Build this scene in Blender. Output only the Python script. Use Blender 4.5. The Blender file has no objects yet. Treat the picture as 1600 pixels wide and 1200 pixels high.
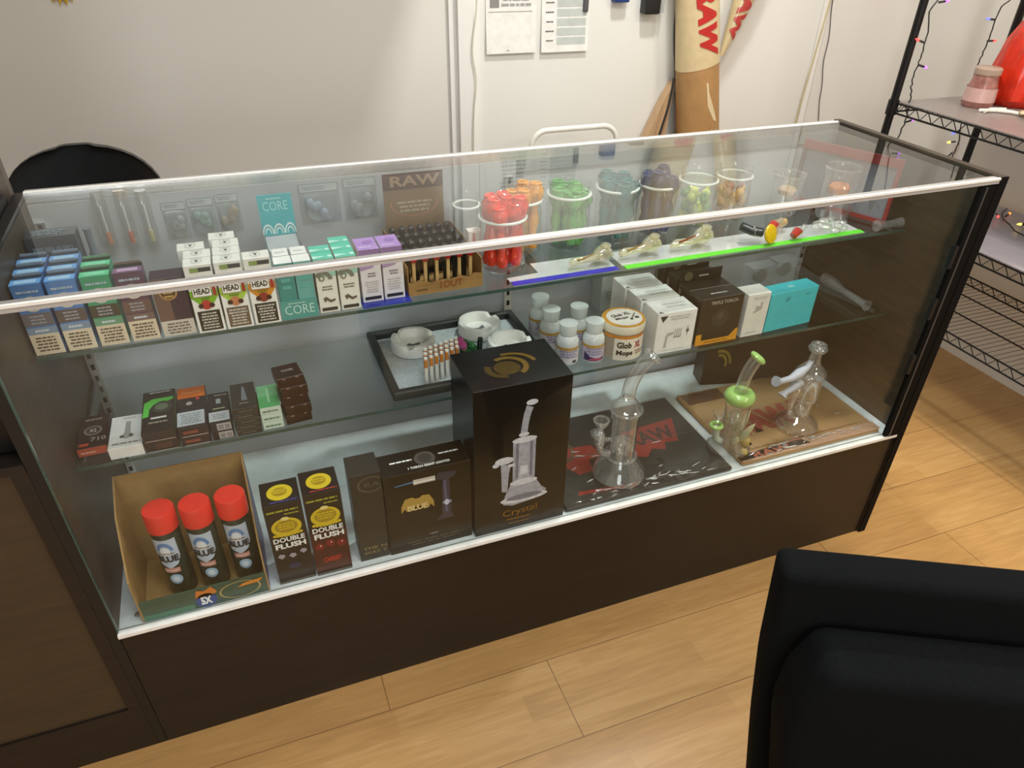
import bpy, bmesh, math, random
from mathutils import Vector, Matrix, Euler
random.seed(7)
S = bpy.context.scene
COL = S.collection
PI = math.pi

# ------------------------------------------------------------------ camera, world, lights, exposure
cam_d = bpy.data.cameras.new('camera')
cam = bpy.data.objects.new('camera', cam_d)
COL.objects.link(cam)
yaw, pitch, roll, foc = 0.383713, 0.621423, 0.025443, 1134.99
f = Vector((math.cos(pitch)*math.sin(yaw), math.cos(pitch)*math.cos(yaw), -math.sin(pitch)))
r0 = Vector((math.cos(yaw), -math.sin(yaw), 0)); u0 = r0.cross(f)
r = math.cos(roll)*r0 + math.sin(roll)*u0
u = -math.sin(roll)*r0 + math.cos(roll)*u0
M = Matrix((r, u, -f)).transposed().to_4x4()
M.translation = Vector((0.33959, -1.00289, 1.39395))
cam.matrix_world = M
cam_d.sensor_width = 36.0
cam_d.lens = foc*36.0/1600.0
cam_d.shift_x = -11.03/1600.0
cam_d.shift_y = 54.378/1600.0
cam_d.clip_start = 0.02
S.camera = cam

w = bpy.data.worlds.new('world'); S.world = w
w.use_nodes = True
w.node_tree.nodes['Background'].inputs[0].default_value = (1.0, 0.95, 0.88, 1)
w.node_tree.nodes['Background'].inputs[1].default_value = 0.15
S.view_settings.view_transform = 'Standard'
S.view_settings.look = 'None'
S.view_settings.gamma = 1.0
S.view_settings.use_curve_mapping = False
S.view_settings.exposure = -0.1
S.cycles.transparent_max_bounces = 48
S.cycles.max_bounces = 10

def area(name, loc, size, power, col, target=None, sy=None):
    d = bpy.data.lights.new(name, 'AREA'); d.energy = power; d.color = col
    d.shape = 'RECTANGLE'; d.size = size; d.size_y = sy or size
    o = bpy.data.objects.new(name, d); COL.objects.link(o); o.location = loc
    if target:
        o.rotation_euler = (Vector(target)-Vector(loc)).to_track_quat('-Z', 'Y').to_euler()
    return o
WARM = (1.0, 0.975, 0.93)
area('aisle_lamp_light', (1.42, 0.48, 2.52), 0.16, 24, (0.99, 0.99, 0.97), None, 0.12)
area('shop_lamp_light', (0.6, -0.65, 2.52), 0.9, 24, (0.90, 0.96, 1.0), None, 0.4)
area('front_lamp_light', (2.45, -0.9, 2.52), 0.5, 26, (1.0, 0.93, 0.80), None, 0.4)
area('rear_lamp_light', (1.9, -2.9, 2.52), 0.9, 34, (1.0, 0.95, 0.88), None, 0.4)

def spot(name, loc, target, power, col, deg, blend, rad):
    d = bpy.data.lights.new(name, 'SPOT'); d.energy = power; d.color = col; d.spot_size = math.radians(deg); d.spot_blend = blend; d.shadow_soft_size = rad
    o = bpy.data.objects.new(name, d); COL.objects.link(o); o.location = loc
    o.rotation_euler = (Vector(target)-Vector(loc)).to_track_quat('-Z', 'Y').to_euler()
area('rack_fill_light', (-0.3, -4.1, 1.5), 2.0, 58, (0.95, 0.97, 1.0), (2.0, 0.8, 0.4), 1.5)  # added fill with no real window behind it, lifts the lower rack and wall
spot('corner_spot_light', (2.15, -0.35, 2.5), (2.22, -0.15, 0), 130, (1.0, 0.90, 0.72), 30, 0.5, 0.05)

# ------------------------------------------------------------------ materials
MATS = {}
def nt(m):
    m.use_nodes = True
    return m.node_tree
def mat(name, col, rough=0.5, metal=0.0, spec=0.5, coat=0.0, noise=0.0, nscale=40.0, emit=None, es=0.0, sub=0.0, bump=0.0):
    if name in MATS: return MATS[name]
    m = bpy.data.materials.new(name); t = nt(m); b = t.nodes['Principled BSDF']
    b.inputs['Base Color'].default_value = (*col, 1)
    b.inputs['Roughness'].default_value = rough
    b.inputs['Metallic'].default_value = metal
    b.inputs['Specular IOR Level'].default_value = spec
    b.inputs['Coat Weight'].default_value = coat
    if emit:
        b.inputs['Emission Color'].default_value = (*emit, 1); b.inputs['Emission Strength'].default_value = es
    n = t.nodes.new('ShaderNodeTexNoise'); n.inputs['Scale'].default_value = nscale; n.inputs['Detail'].default_value = 4
    tc = t.nodes.new('ShaderNodeTexCoord'); t.links.new(tc.outputs['Object'], n.inputs['Vector'])
    mx = t.nodes.new('ShaderNodeMix'); mx.data_type = 'RGBA'; mx.blend_type = 'MULTIPLY'
    a = noise or 0.06
    mr = t.nodes.new('ShaderNodeMapRange'); mr.inputs['From Min'].default_value = 0.3; mr.inputs['From Max'].default_value = 0.7
    mr.inputs['To Min'].default_value = 1-a; mr.inputs['To Max'].default_value = 1+a
    t.links.new(n.outputs['Fac'], mr.inputs['Value'])
    mx.inputs['Factor'].default_value = 1.0
    mx.inputs['A'].default_value = (*col, 1)
    t.links.new(mr.outputs['Result'], mx.inputs['B'])
    t.links.new(mx.outputs['Result'], b.inputs['Base Color'])
    if bump:
        bp_ = t.nodes.new('ShaderNodeBump'); bp_.inputs['Strength'].default_value = bump; bp_.inputs['Distance'].default_value = 0.002
        t.links.new(n.outputs['Fac'], bp_.inputs['Height']); t.links.new(bp_.outputs['Normal'], b.inputs['Normal'])
    MATS[name] = m
    return m
def srgb(h):
    c = [int(h[i:i+2], 16)/255 for i in (0, 2, 4)]
    return tuple(x/12.92 if x <= 0.04045 else ((x+0.055)/1.055)**2.4 for x in c)
def hx(h, rough=0.45, **k):
    return mat('paint_'+h+('' if not k and rough == 0.45 else '_%d' % (rough*100) + ''.join(sorted(k))), srgb(h), rough, **k)

def glassmat(name, tint=(0.97, 0.99, 0.98), f0=0.045, power=5.0, edge=None, edge_amt=0.0, rough=0.0, gl=(1, 1, 1), body=None, body_amt=0.0, fmax=1.0):
    """thin clear glass: see-through, with a fresnel mirror on top and optionally a greyer edge"""
    if name in MATS: return MATS[name]
    m = bpy.data.materials.new(name); t = nt(m); t.nodes.clear()
    out = t.nodes.new('ShaderNodeOutputMaterial')
    lw = t.nodes.new('ShaderNodeLayerWeight'); lw.inputs['Blend'].default_value = 0.5
    pw = t.nodes.new('ShaderNodeMath'); pw.operation = 'POWER'; pw.inputs[1].default_value = power
    t.links.new(lw.outputs['Facing'], pw.inputs[0])
    ma = t.nodes.new('ShaderNodeMath'); ma.operation = 'MULTIPLY_ADD'; ma.inputs[1].default_value = fmax-f0; ma.inputs[2].default_value = f0
    t.links.new(pw.outputs[0], ma.inputs[0])
    tr = t.nodes.new('ShaderNodeBsdfTransparent'); tr.inputs[0].default_value = (*tint, 1)
    gs = t.nodes.new('ShaderNodeBsdfGlossy'); gs.inputs['Color'].default_value = (*gl, 1); gs.inputs['Roughness'].default_value = rough
    base = tr
    if edge:
        p2 = t.nodes.new('ShaderNodeMath'); p2.operation = 'POWER'; p2.inputs[1].default_value = 2.5
        t.links.new(lw.outputs['Facing'], p2.inputs[0])
        m2 = t.nodes.new('ShaderNodeMath'); m2.operation = 'MULTIPLY'; m2.inputs[1].default_value = edge_amt
        t.links.new(p2.outputs[0], m2.inputs[0])
        cm = t.nodes.new('ShaderNodeMix'); cm.data_type = 'RGBA'
        cm.inputs['A'].default_value = (*tint, 1); cm.inputs['B'].default_value = (*edge, 1)
        t.links.new(m2.outputs[0], cm.inputs['Factor']); t.links.new(cm.outputs['Result'], tr.inputs[0])
    if body:
        df = t.nodes.new('ShaderNodeBsdfDiffuse'); df.inputs[0].default_value = (*body, 1)
        ms = t.nodes.new('ShaderNodeMixShader'); ms.inputs[0].default_value = body_amt
        t.links.new(tr.outputs[0], ms.inputs[1]); t.links.new(df.outputs[0], ms.inputs[2]); base = ms
    mix = t.nodes.new('ShaderNodeMixShader')
    t.links.new(ma.outputs[0], mix.inputs[0]); t.links.new(base.outputs[0], mix.inputs[1]); t.links.new(gs.outputs[0], mix.inputs[2])
    t.links.new(mix.outputs[0], out.inputs['Surface'])
    MATS[name] = m
    return m

PANE = glassmat('pane_glass', (0.965, 0.985, 0.978), f0=0.028, power=6.0)
SHELFG = glassmat('shelf_glass', (0.93, 0.965, 0.955), f0=0.04)
GEDGE = mat('glass_edge_green', srgb('3f544d'), 0.15, noise=0.1)
CLEAR = glassmat('blown_glass', (0.985, 0.99, 0.99), f0=0.10, power=2.2, edge=(0.40, 0.42, 0.41), edge_amt=0.85, rough=0.015, body=(0.9, 0.92, 0.92), body_amt=0.07)
JARG = glassmat('jar_glass', (0.975, 0.985, 0.98), f0=0.05, power=3.5, edge=(0.6, 0.63, 0.62), edge_amt=0.6, rough=0.02, body=(0.8, 0.84, 0.84), body_amt=0.008)
POLY = glassmat('clear_plastic', (0.94, 0.96, 0.965), f0=0.07, power=3.0, edge=(0.6, 0.62, 0.63), edge_amt=0.6, rough=0.08, body=(0.75, 0.8, 0.82), body_amt=0.12)
BAG = glassmat('crinkled_bag', (0.97, 0.97, 0.97), f0=0.07, power=3.0, rough=0.06, body=(0.8, 0.8, 0.8), body_amt=0.02)
WHITE = hx('f2f2ee'); BLACK = hx('121212', 0.4); DARKP = hx('1c1a18', 0.35)
ALU = mat('brushed_aluminium', (0.78, 0.78, 0.77), 0.32, metal=0.75, nscale=120)
STEEL = mat('grey_steel', (0.35, 0.35, 0.35), 0.35, metal=0.9)

def laminate(name, c1, c2, rough=0.35, sc=(1.5, 1.5, 14)):
    m = bpy.data.materials.new(name); t = nt(m); b = t.nodes['Principled BSDF']
    tc = t.nodes.new('ShaderNodeTexCoord'); mp = t.nodes.new('ShaderNodeMapping'); mp.inputs['Scale'].default_value = sc
    n = t.nodes.new('ShaderNodeTexNoise'); n.inputs['Scale'].default_value = 3.0; n.inputs['Detail'].default_value = 8; n.inputs['Distortion'].default_value = 1.2
    cr = t.nodes.new('ShaderNodeValToRGB'); cr.color_ramp.elements[0].position = 0.35; cr.color_ramp.elements[1].position = 0.7
    cr.color_ramp.elements[0].color = (*c1, 1); cr.color_ramp.elements[1].color = (*c2, 1)
    t.links.new(tc.outputs['Object'], mp.inputs[0]); t.links.new(mp.outputs[0], n.inputs['Vector']); t.links.new(n.outputs['Fac'], cr.inputs[0])
    t.links.new(cr.outputs[0], b.inputs['Base Color']); b.inputs['Roughness'].default_value = rough
    MATS[name] = m
    return m
CASEBR = laminate('dark_case_laminate', srgb('17110d'), srgb('211813'), 0.42)
CASEIN = laminate('inner_panel_laminate', srgb('332b20'), srgb('453b2c'), 0.45)
BACKP = laminate('grey_back_panel', srgb('b4b7bc'), srgb('c0c3c6'), 0.5, (1, 1, 1))
DECKM = mat('white_deck', srgb('e9f0f2'), 0.45)

def wallmat(name, c):
    m = bpy.data.materials.new(name); t = nt(m); b = t.nodes['Principled BSDF']
    n = t.nodes.new('ShaderNodeTexNoise'); n.inputs['Scale'].default_value = 1.5; n.inputs['Detail'].default_value = 3
    n2 = t.nodes.new('ShaderNodeTexNoise'); n2.inputs['Scale'].default_value = 90
    cr = t.nodes.new('ShaderNodeValToRGB')
    cr.color_ramp.elements[0].color = (*[x*0.95 for x in c], 1); cr.color_ramp.elements[1].color = (*c, 1)
    tc = t.nodes.new('ShaderNodeTexCoord')
    t.links.new(tc.outputs['Object'], n.inputs['Vector']); t.links.new(tc.outputs['Object'], n2.inputs['Vector'])
    t.links.new(n.outputs['Fac'], cr.inputs[0]); t.links.new(cr.outputs[0], b.inputs['Base Color'])
    bu = t.nodes.new('ShaderNodeBump'); bu.inputs['Strength'].default_value = 0.12; bu.inputs['Distance'].default_value = 0.001
    t.links.new(n2.outputs['Fac'], bu.inputs['Height']); t.links.new(bu.outputs['Normal'], b.inputs['Normal'])
    b.inputs['Roughness'].default_value = 0.7
    MATS[name] = m
    return m
WALLM = wallmat('painted_wall', srgb('e6e2da'))
WALLP = wallmat('painted_door_panel', srgb('ecebe4'))
TRIMM = wallmat('painted_trim', srgb('f2f0ea'))

def floor_material():
    m = bpy.data.materials.new('oak_laminate'); t = nt(m); b = t.nodes['Principled BSDF']; L = t.links.new
    tc = t.nodes.new('ShaderNodeTexCoord')
    def brick(wd, ht, mortar, off, freq=2):
        k = t.nodes.new('ShaderNodeTexBrick'); k.inputs['Scale'].default_value = 1
        k.inputs['Brick Width'].default_value = wd; k.inputs['Row Height'].default_value = ht
        k.inputs['Mortar Size'].default_value = mortar; k.inputs['Mortar Smooth'].default_value = 0.1
        k.offset = off; k.offset_frequency = freq; k.inputs['Bias'].default_value = 0
        L(mp.outputs[0], k.inputs['Vector'])
        return k
    mp = t.nodes.new('ShaderNodeMapping'); mp.inputs['Location'].default_value = (0.4, 0.09, 0)
    L(tc.outputs['Object'], mp.inputs[0])
    strip = brick(0.42, 0.0653, 0.0007, 0.37, 2)
    strip.inputs['Color1'].default_value = (0, 0, 0, 1); strip.inputs['Color2'].default_value = (1, 1, 1, 1); strip.inputs['Mortar'].default_value = (0.3, 0.3, 0.3, 1)
    board = brick(1.19, 0.196, 0.0009, 0.3, 2)
    mp2 = t.nodes.new('ShaderNodeMapping'); mp2.inputs['Scale'].default_value = (2.2, 26, 1); L(tc.outputs['Object'], mp2.inputs[0])
    gn = t.nodes.new('ShaderNodeTexNoise'); gn.inputs['Scale'].default_value = 2.2; gn.inputs['Detail'].default_value = 8; gn.inputs['Distortion'].default_value = 1.6
    L(mp2.outputs[0], gn.inputs['Vector'])
    cr = t.nodes.new('ShaderNodeValToRGB')
    cr.color_ramp.elements[0].color = (*srgb('a07a4b'), 1); cr.color_ramp.elements[0].position = 0.2
    cr.color_ramp.elements[1].color = (*srgb('bf9a66'), 1); cr.color_ramp.elements[1].position = 0.8
    e = cr.color_ramp.elements.new(0.5); e.color = (*srgb('b08853'), 1)
    ad = t.nodes.new('ShaderNodeMath'); ad.operation = 'MULTIPLY_ADD'; ad.inputs[1].default_value = 0.2
    sb = t.nodes.new('ShaderNodeMath'); sb.operation = 'MULTIPLY_ADD'; sb.inputs[1].default_value = 0.8; sb.inputs[2].default_value = 0.0
    L(gn.outputs['Fac'], sb.inputs[0]); L(strip.outputs['Color'], ad.inputs[0]); L(sb.outputs[0], ad.inputs[2])
    L(ad.outputs[0], cr.inputs[0])
    mx = t.nodes.new('ShaderNodeMix'); mx.data_type = 'RGBA'; mx.inputs['B'].default_value = (*srgb('6e4e2c'), 1)
    L(board.outputs['Fac'], mx.inputs['Factor']); L(cr.outputs[0], mx.inputs['A']); L(mx.outputs['Result'], b.inputs['Base Color'])
    b.inputs['Roughness'].default_value = 0.38
    return m
FLOORM = floor_material()

# ------------------------------------------------------------------ mesh builder
TXT = {}
def text2d(s, bold=0.0):
    k = (s, bold)
    if k in TXT: return TXT[k]
    c = bpy.data.curves.new('t', 'FONT'); c.body = s; c.size = 1; c.offset = bold; c.resolution_u = 2
    o = bpy.data.objects.new('t', c); COL.objects.link(o)
    bpy.context.view_layer.update()
    dg = bpy.context.evaluated_depsgraph_get()
    me = bpy.data.meshes.new_from_object(o.evaluated_get(dg))
    vs = [(v.co.x, v.co.y) for v in me.vertices]; fs = [tuple(p.vertices) for p in me.polygons]
    bpy.data.objects.remove(o); bpy.data.meshes.remove(me); bpy.data.curves.remove(c)
    if vs:
        x0 = min(v[0] for v in vs); x1 = max(v[0] for v in vs); y0 = min(v[1] for v in vs); y1 = max(v[1] for v in vs)
        vs = [((x-x0)/(x1-x0 or 1), (y-y0)/(y1-y0 or 1)) for x, y in vs]
    TXT[k] = (vs, fs)
    return TXT[k]

class MB:
    def __init__(s): s.v = []; s.f = []; s.m = []; s.ms = []; s.sm = []
    def mi(s, m):
        if m not in s.ms: s.ms.append(m)
        return s.ms.index(m)
    def add(s, vs, fs, m, smooth=False, T=None):
        b = len(s.v)
        for p in vs:
            p = Vector(p)
            s.v.append(T @ p if T else p)
        i = s.mi(m)
        for q in fs: s.f.append(tuple(b+k for k in q)); s.m.append(i); s.sm.append(smooth)
        return s
    def box(s, a, b, m, T=None):
        x0, y0, z0 = a; x1, y1, z1 = b
        vs = [(x0,y0,z0),(x1,y0,z0),(x1,y1,z0),(x0,y1,z0),(x0,y0,z1),(x1,y0,z1),(x1,y1,z1),(x0,y1,z1)]
        return s.add(vs, [(0,3,2,1),(4,5,6,7),(0,1,5,4),(1,2,6,5),(2,3,7,6),(3,0,4,7)], m, False, T)
    def rbox(s, a, b, rad, m, seg=3, T=None, smooth=True):
        bm = bmesh.new(); bmesh.ops.create_cube(bm, size=1)
        for v in bm.verts:
            v.co = Vector([(a[i]+b[i])/2 + v.co[i]*(b[i]-a[i]) for i in range(3)])
        bmesh.ops.bevel(bm, geom=list(bm.edges), offset=rad, segments=seg, profile=0.5, affect='EDGES')
        bm.verts.index_update()
        s.add([v.co[:] for v in bm.verts], [tuple(v.index for v in fc.verts) for fc in bm.faces], m, smooth, T)
        bm.free(); return s
    def lathe(s, prof, m, c=(0,0,0), n=24, T=None, smooth=True, sx=1.0, sy=1.0, cap=True):
        vs = []; fs = []
        for (rr, z) in prof:
            for k in range(n):
                a = 2*PI*k/n; vs.append((c[0]+rr*math.cos(a)*sx, c[1]+rr*math.sin(a)*sy, c[2]+z))
        for i in range(len(prof)-1):
            for k in range(n):
                k2 = (k+1) % n; fs.append((i*n+k, i*n+k2, (i+1)*n+k2, (i+1)*n+k))
        if cap:
            if prof[0][0] > 1e-5: fs.append(tuple(reversed(range(n))))
            if prof[-1][0] > 1e-5: fs.append(tuple((len(prof)-1)*n+k for k in range(n)))
        return s.add(vs, fs, m, smooth, T)
    def tube(s, pts, rad, m, n=10, closed=False, T=None, cap=True, smooth=True):
        pts = [Vector(p) for p in pts]; N = len(pts)
        R = rad if isinstance(rad, (list, tuple)) else [rad]*N
        vs = []; fs = []; up = None
        for i, p in enumerate(pts):
            if closed: t = pts[(i+1) % N]-pts[i-1]
            else: t = pts[min(i+1, N-1)]-pts[max(i-1, 0)]
            t.normalize()
            if up is None:
                up = Vector((0, 0, 1)) if abs(t.z) < 0.9 else Vector((1, 0, 0))
            a = up - t*up.dot(t)
            if a.length < 1e-6: a = t.orthogonal()
            a.normalize(); up = a; b2 = t.cross(a)
            for k in range(n):
                an = 2*PI*k/n; vs.append(p + (a*math.cos(an)+b2*math.sin(an))*R[i])
        L = N if closed else N-1
        for i in range(L):
            for k in range(n):
                k2 = (k+1) % n; j = (i+1) % N
                fs.append((i*n+k, i*n+k2, j*n+k2, j*n+k))
        if cap and not closed:
            fs.append(tuple(reversed(range(n)))); fs.append(tuple((N-1)*n+k for k in range(n)))
        return s.add(vs, fs, m, smooth, T)
    def torus(s, c, R, r_, m, n=28, k=8, T=None, sx=1, sy=1):
        return s.tube([(c[0]+R*math.cos(2*PI*i/n)*sx, c[1]+R*math.sin(2*PI*i/n)*sy, c[2]) for i in range(n)], r_, m, k, True, T)
    def ball(s, c, R, m, n=14, T=None, sc=(1,1,1)):
        h = n//2; vs = [(c[0], c[1], c[2]-R*sc[2])]; fs = []
        for i in range(1, h):
            a = PI*i/h
            for k in range(n):
                b = 2*PI*k/n; vs.append((c[0]+R*sc[0]*math.sin(a)*math.cos(b), c[1]+R*sc[1]*math.sin(a)*math.sin(b), c[2]-R*sc[2]*math.cos(a)))
        vs.append((c[0], c[1], c[2]+R*sc[2])); e = len(vs)-1
        for k in range(n):
            k2 = (k+1) % n; fs.append((0, 1+k2, 1+k)); fs.append((e, e-n+k, e-n+k2))
        for i in range(h-2):
            for k in range(n):
                k2 = (k+1) % n; fs.append((1+i*n+k, 1+i*n+k2, 1+(i+1)*n+k2, 1+(i+1)*n+k))
        return s.add(vs, fs, m, True, T)
    def build(s, name, parent=None, loc=(0,0,0), rot=(0,0,0), auto=None):
        me = bpy.data.meshes.new(name); me.from_pydata([tuple(v) for v in s.v], [], s.f)
        for mm in s.ms: me.materials.append(mm)
        me.polygons.foreach_set('material_index', s.m); me.polygons.foreach_set('use_smooth', s.sm)
        if any(s.sm):
            me.validate()
            try: me.set_sharp_from_angle(angle=math.radians(40))
            except Exception: pass
        me.update()
        o = bpy.data.objects.new(name, me); COL.objects.link(o); o.location = loc; o.rotation_euler = rot
        if parent: o.parent = parent
        return o

class Face:
    """a flat printed side: fractional coordinates u right, v up"""
    def __init__(s, mb, o, u, v, w, h, T=None, warp=None):
        s.mb, s.o, s.u, s.v, s.w, s.h, s.T, s.warp = mb, Vector(o), Vector(u).normalized(), Vector(v).normalized(), w, h, T, warp
        s.n = s.u.cross(s.v)
    def P(s, a, b, l): 
        if s.warp: return s.warp(a, b, l)
        return s.o + s.u*(a*s.w) + s.v*(b*s.h) + s.n*(0.0004*l)
    def poly(s, pts, m, l=1):
        if s.warp:
            vs = list(pts); tris = [(0, k, k+1) for k in range(1, len(pts)-1)]
            for _ in range(3):
                nt_ = []
                for (i, j, k) in tris:
                    c = []
                    for (m0, m1) in ((i, j), (j, k), (k, i)):
                        vs.append(((vs[m0][0]+vs[m1][0])/2, (vs[m0][1]+vs[m1][1])/2)); c.append(len(vs)-1)
                    nt_ += [(i, c[0], c[2]), (c[0], j, c[1]), (c[2], c[1], k), (c[0], c[1], c[2])]
                tris = nt_
            s.mb.add([s.P(a, b, l) for a, b in vs], tris, m, False, s.T); return
        s.mb.add([s.P(a, b, l) for a, b in pts], [tuple(range(len(pts)))], m, False, s.T)
    def rect(s, a0, b0, a1, b1, m, l=1): 
        k = 1
        for i in range(k):
            x0 = a0+(a1-a0)*i/k; x1 = a0+(a1-a0)*(i+1)/k
            s.poly([(x0,b0),(x1,b0),(x1,b1),(x0,b1)], m, l)
    def disc(s, a, b, ra, m, l=1, rb=None, n=20, t0=0, t1=360):
        rb = rb if rb is not None else ra*s.w/s.h
        s.poly([(a+ra*math.cos(math.radians(t0+(t1-t0)*k/n)), b+rb*math.sin(math.radians(t0+(t1-t0)*k/n))) for k in range(n+(0 if t1-t0 == 360 else 1))], m, l)
    def ring(s, a, b, ra, wd, m, l=1, rb=None, n=24, t0=0, t1=360):
        rb = rb if rb is not None else ra*s.w/s.h
        for k in range(n):
            q = [math.radians(t0+(t1-t0)*(k+j)/n) for j in (0, 1)]
            s.poly([(a+ra*math.cos(q[0]), b+rb*math.sin(q[0])), (a+ra*math.cos(q[1]), b+rb*math.sin(q[1])),
                    (a+ra*(1-wd)*math.cos(q[1]), b+rb*(1-wd)*math.sin(q[1])), (a+ra*(1-wd)*math.cos(q[0]), b+rb*(1-wd)*math.sin(q[0]))], m, l)
    def text(s, st, a0, b0, a1, b1, m, l=2, bold=0.015, rot=0):
        vs, fs = text2d(st, bold)
        if s.warp:
            vs = list(vs); tris = []
            for q in fs:
                for k in range(1, len(q)-1): tris.append((q[0], q[k], q[k+1]))
            for _ in range(3):
                nt_ = []
                for (i, j, k) in tris:
                    c = []
                    for (m0, m1) in ((i, j), (j, k), (k, i)):
                        vs.append(((vs[m0][0]+vs[m1][0])/2, (vs[m0][1]+vs[m1][1])/2)); c.append(len(vs)-1)
                    nt_ += [(i, c[0], c[2]), (c[0], j, c[1]), (c[2], c[1], k), (c[0], c[1], c[2])]
                tris = nt_
            fs = tris
        pts = []
        for x, y in vs:
            X, Y = a0+(a1-a0)*x, b0+(b1-b0)*y
            if rot:
                cx, cy = (a0+a1)/2, (b0+b1)/2; dx = (X-cx)*s.w; dy = (Y-cy)*s.h; c, q = math.cos(rot), math.sin(rot)
                X = cx+(dx*c-dy*q)/s.w; Y = cy+(dx*q+dy*c)/s.h
            pts.append(s.P(X, Y, l))
        s.mb.add(pts, fs, m, False, s.T)
    def lines(s, a0, b0, a1, b1, n, m, l=2, fill=0.5, seed=1):
        R = random.Random(seed)
        for k in range(n):
            h = (b1-b0)/n; y = b1-h*(k+0.5); e = (a1-a0)*R.uniform(0, 0.12)
            x = a0+e; 
            while x < a1-e-0.02*(a1-a0):
                wl = min(R.uniform(0.08, 0.28)*(a1-a0), a1-e-x)
                s.poly([(x, y-h*fill/2), (x+wl, y-h*fill/2), (x+wl, y+h*fill/2), (x, y+h*fill/2)], m, l)
                x += wl+0.035*(a1-a0)

def tag(o, label=None, cat=None, group=None, kind=None):
    if label: o['label'] = label
    if cat: o['category'] = cat
    if group: o['group'] = group
    if kind: o['kind'] = kind
    return o
def root(name, label, cat, loc=(0,0,0), rot=(0,0,0), group=None):
    o = bpy.data.objects.new(name, None); COL.objects.link(o); o.location = loc; o.rotation_euler = rot
    o.empty_display_size = 0.02
    return tag(o, label, cat, group)
def dup(o, loc=None, rot=None, label=None, group=None, scale=None):
    c = o.copy(); COL.objects.link(c)
    if loc is not None: c.location = loc
    if rot is not None: c.rotation_euler = rot
    if scale is not None: c.scale = scale
    if label: c['label'] = label
    if group: c['group'] = group
    for ch in list(o.children):
        d = ch.copy(); COL.objects.link(d); d.parent = c
        for g in list(ch.children):
            e = g.copy(); COL.objects.link(e); e.parent = d
    return c
def struct(name, mb, **k):
    return tag(mb.build(name, **k), kind='structure')

def cartonmb(w, d, h, m, T=None, bev=0.0006):
    """a box with front face at y=0, centred nowhere: x 0..w, y 0..d, z 0..h"""
    mb = MB(); mb.rbox((0,0,0), (w,d,h), bev, m, 1, T, False)
    F = Face(mb, (0,0,0), (1,0,0), (0,0,1), w, h, T)
    Tp = Face(mb, (0,0,h), (1,0,0), (0,1,0), w, d, T)
    Lf = Face(mb, (0,d,0), (0,-1,0), (0,0,1), d, h, T)
    Rt = Face(mb, (w,0,0), (0,1,0), (0,0,1), d, h, T)
    return mb, F, Tp, Lf, Rt

# ------------------------------------------------------------------ the room
XL, XR, YB, YF, ZC = -2.2, 2.80, 1.28, -4.2, 2.6
XO, YO = 5.2, -0.62          # the room opens out past the end of the right wall
struct('floor', MB().box((XL-0.1, YF-0.1, -0.05), (XO+0.1, YB+0.1, 0), FLOORM))
struct('wall_back', MB().box((XL-0.1, YB, 0), (XR+0.1, YB+0.1, ZC), WALLM))
struct('wall_right', MB().box((XR, YO, 0), (XR+0.1, YB, ZC), WALLM))
struct('wall_far_right', MB().box((XO, YF, 0), (XO+0.1, YB, ZC), WALLM))
struct('wall_return', MB().box((XR+0.1, YO, 0), (XO, YO+0.1, ZC), WALLM))
struct('wall_left', MB().box((XL-0.1, YF, 0), (XL, YB, ZC), WALLM))
struct('wall_front', MB().box((XL-0.1, YF-0.1, 0), (XO+0.1, YF, ZC), WALLM))
struct('ceiling', MB().box((XL-0.1, YF-0.1, ZC), (XO+0.1, YB+0.1, ZC+0.05), WALLM))
# two upright boards beside the recessed wall panel
mb = MB(); mb.box((1.008, YB-0.012, 0), (1.030, YB, 2.3), TRIMM); mb.box((1.030, YB-0.03, 0), (1.078, YB, 2.3), TRIMM); mb.box((1.078, YB-0.018, 0), (1.100, YB, 2.3), TRIMM)
struct('trim_1', mb)
struct('wall_panel', MB().box((1.102, YB-0.008, 0), (2.34, YB, 2.3), WALLP))
struct('trim_2', MB().box((2.342, YB-0.014, 0), (2.365, YB, 2.3), TRIMM))

# ------------------------------------------------------------------ the glass display case
HC, HS, DC = 0.965, 0.334, 0.475
case = root('display_case', 'long glass display case with dark brown base and silver rail across the picture', 'display case', (0.87, 0.24, 0))
def cp(name, mb, label=None, parent=case):
    o = mb.build(name, parent)
    if parent is case: o.location = (-0.87, -0.24, 0)
    if label: o['label'] = label
    return o
mb = MB(); mb.box((0, 0.0, 0.0), (1.755, 0.012, HS-0.006), CASEBR); mb.box((0, 0.012, 0.0), (1.755, DC-0.01, 0.012), CASEBR)
mb.box((0, DC-0.02, 0.012), (1.755, DC-0.01, HS-0.006), CASEBR)
cp('base_cabinet', mb, 'plain dark brown base')
mb = MB(); mb.box((-0.018, 0, 0), (-0.0012, DC, HC-0.004), BLACK); mb.box((-0.0011, 0.001, HS), (0, DC, HC-0.012), CASEIN)
cp('side_panel', mb)
mb = MB(); mb.box((1.755, -0.004, 0), (1.773, DC, HC+0.002), CASEIN)
cp('side_panel', mb)
mb = MB()
POSTB = mat('post_black', srgb('070707'), 0.7, spec=0.15)
mb.box((1.712, -0.006, HS+0.004), (1.722, 0.004, HC-0.014), POSTB); mb.box((1.724, -0.008, HS+0.004), (1.748, 0.006, HC-0.014), POSTB)
mb.box((1.7222, -0.009, HS+0.004), (1.7238, -0.004, HC-0.014), STEEL)
mb.box((1.7485, -0.009, HS+0.004), (1.7545, 0.004, HC-0.014), POSTB)
for z in (0.52, 0.66, 0.78): mb.box((1.703, -0.006, z), (1.713, 0.004, z+0.05), BLACK)
mb.box((1.7545, -0.007, 0.0), (1.7745, -0.0042, HC+0.002), POSTB)
cp('corner_trim', mb, 'black corner post')
cp('deck', MB().box((0, 0.0, HS-0.006), (1.755, 0.452, HS), DECKM), 'white floor of the case')
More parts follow.
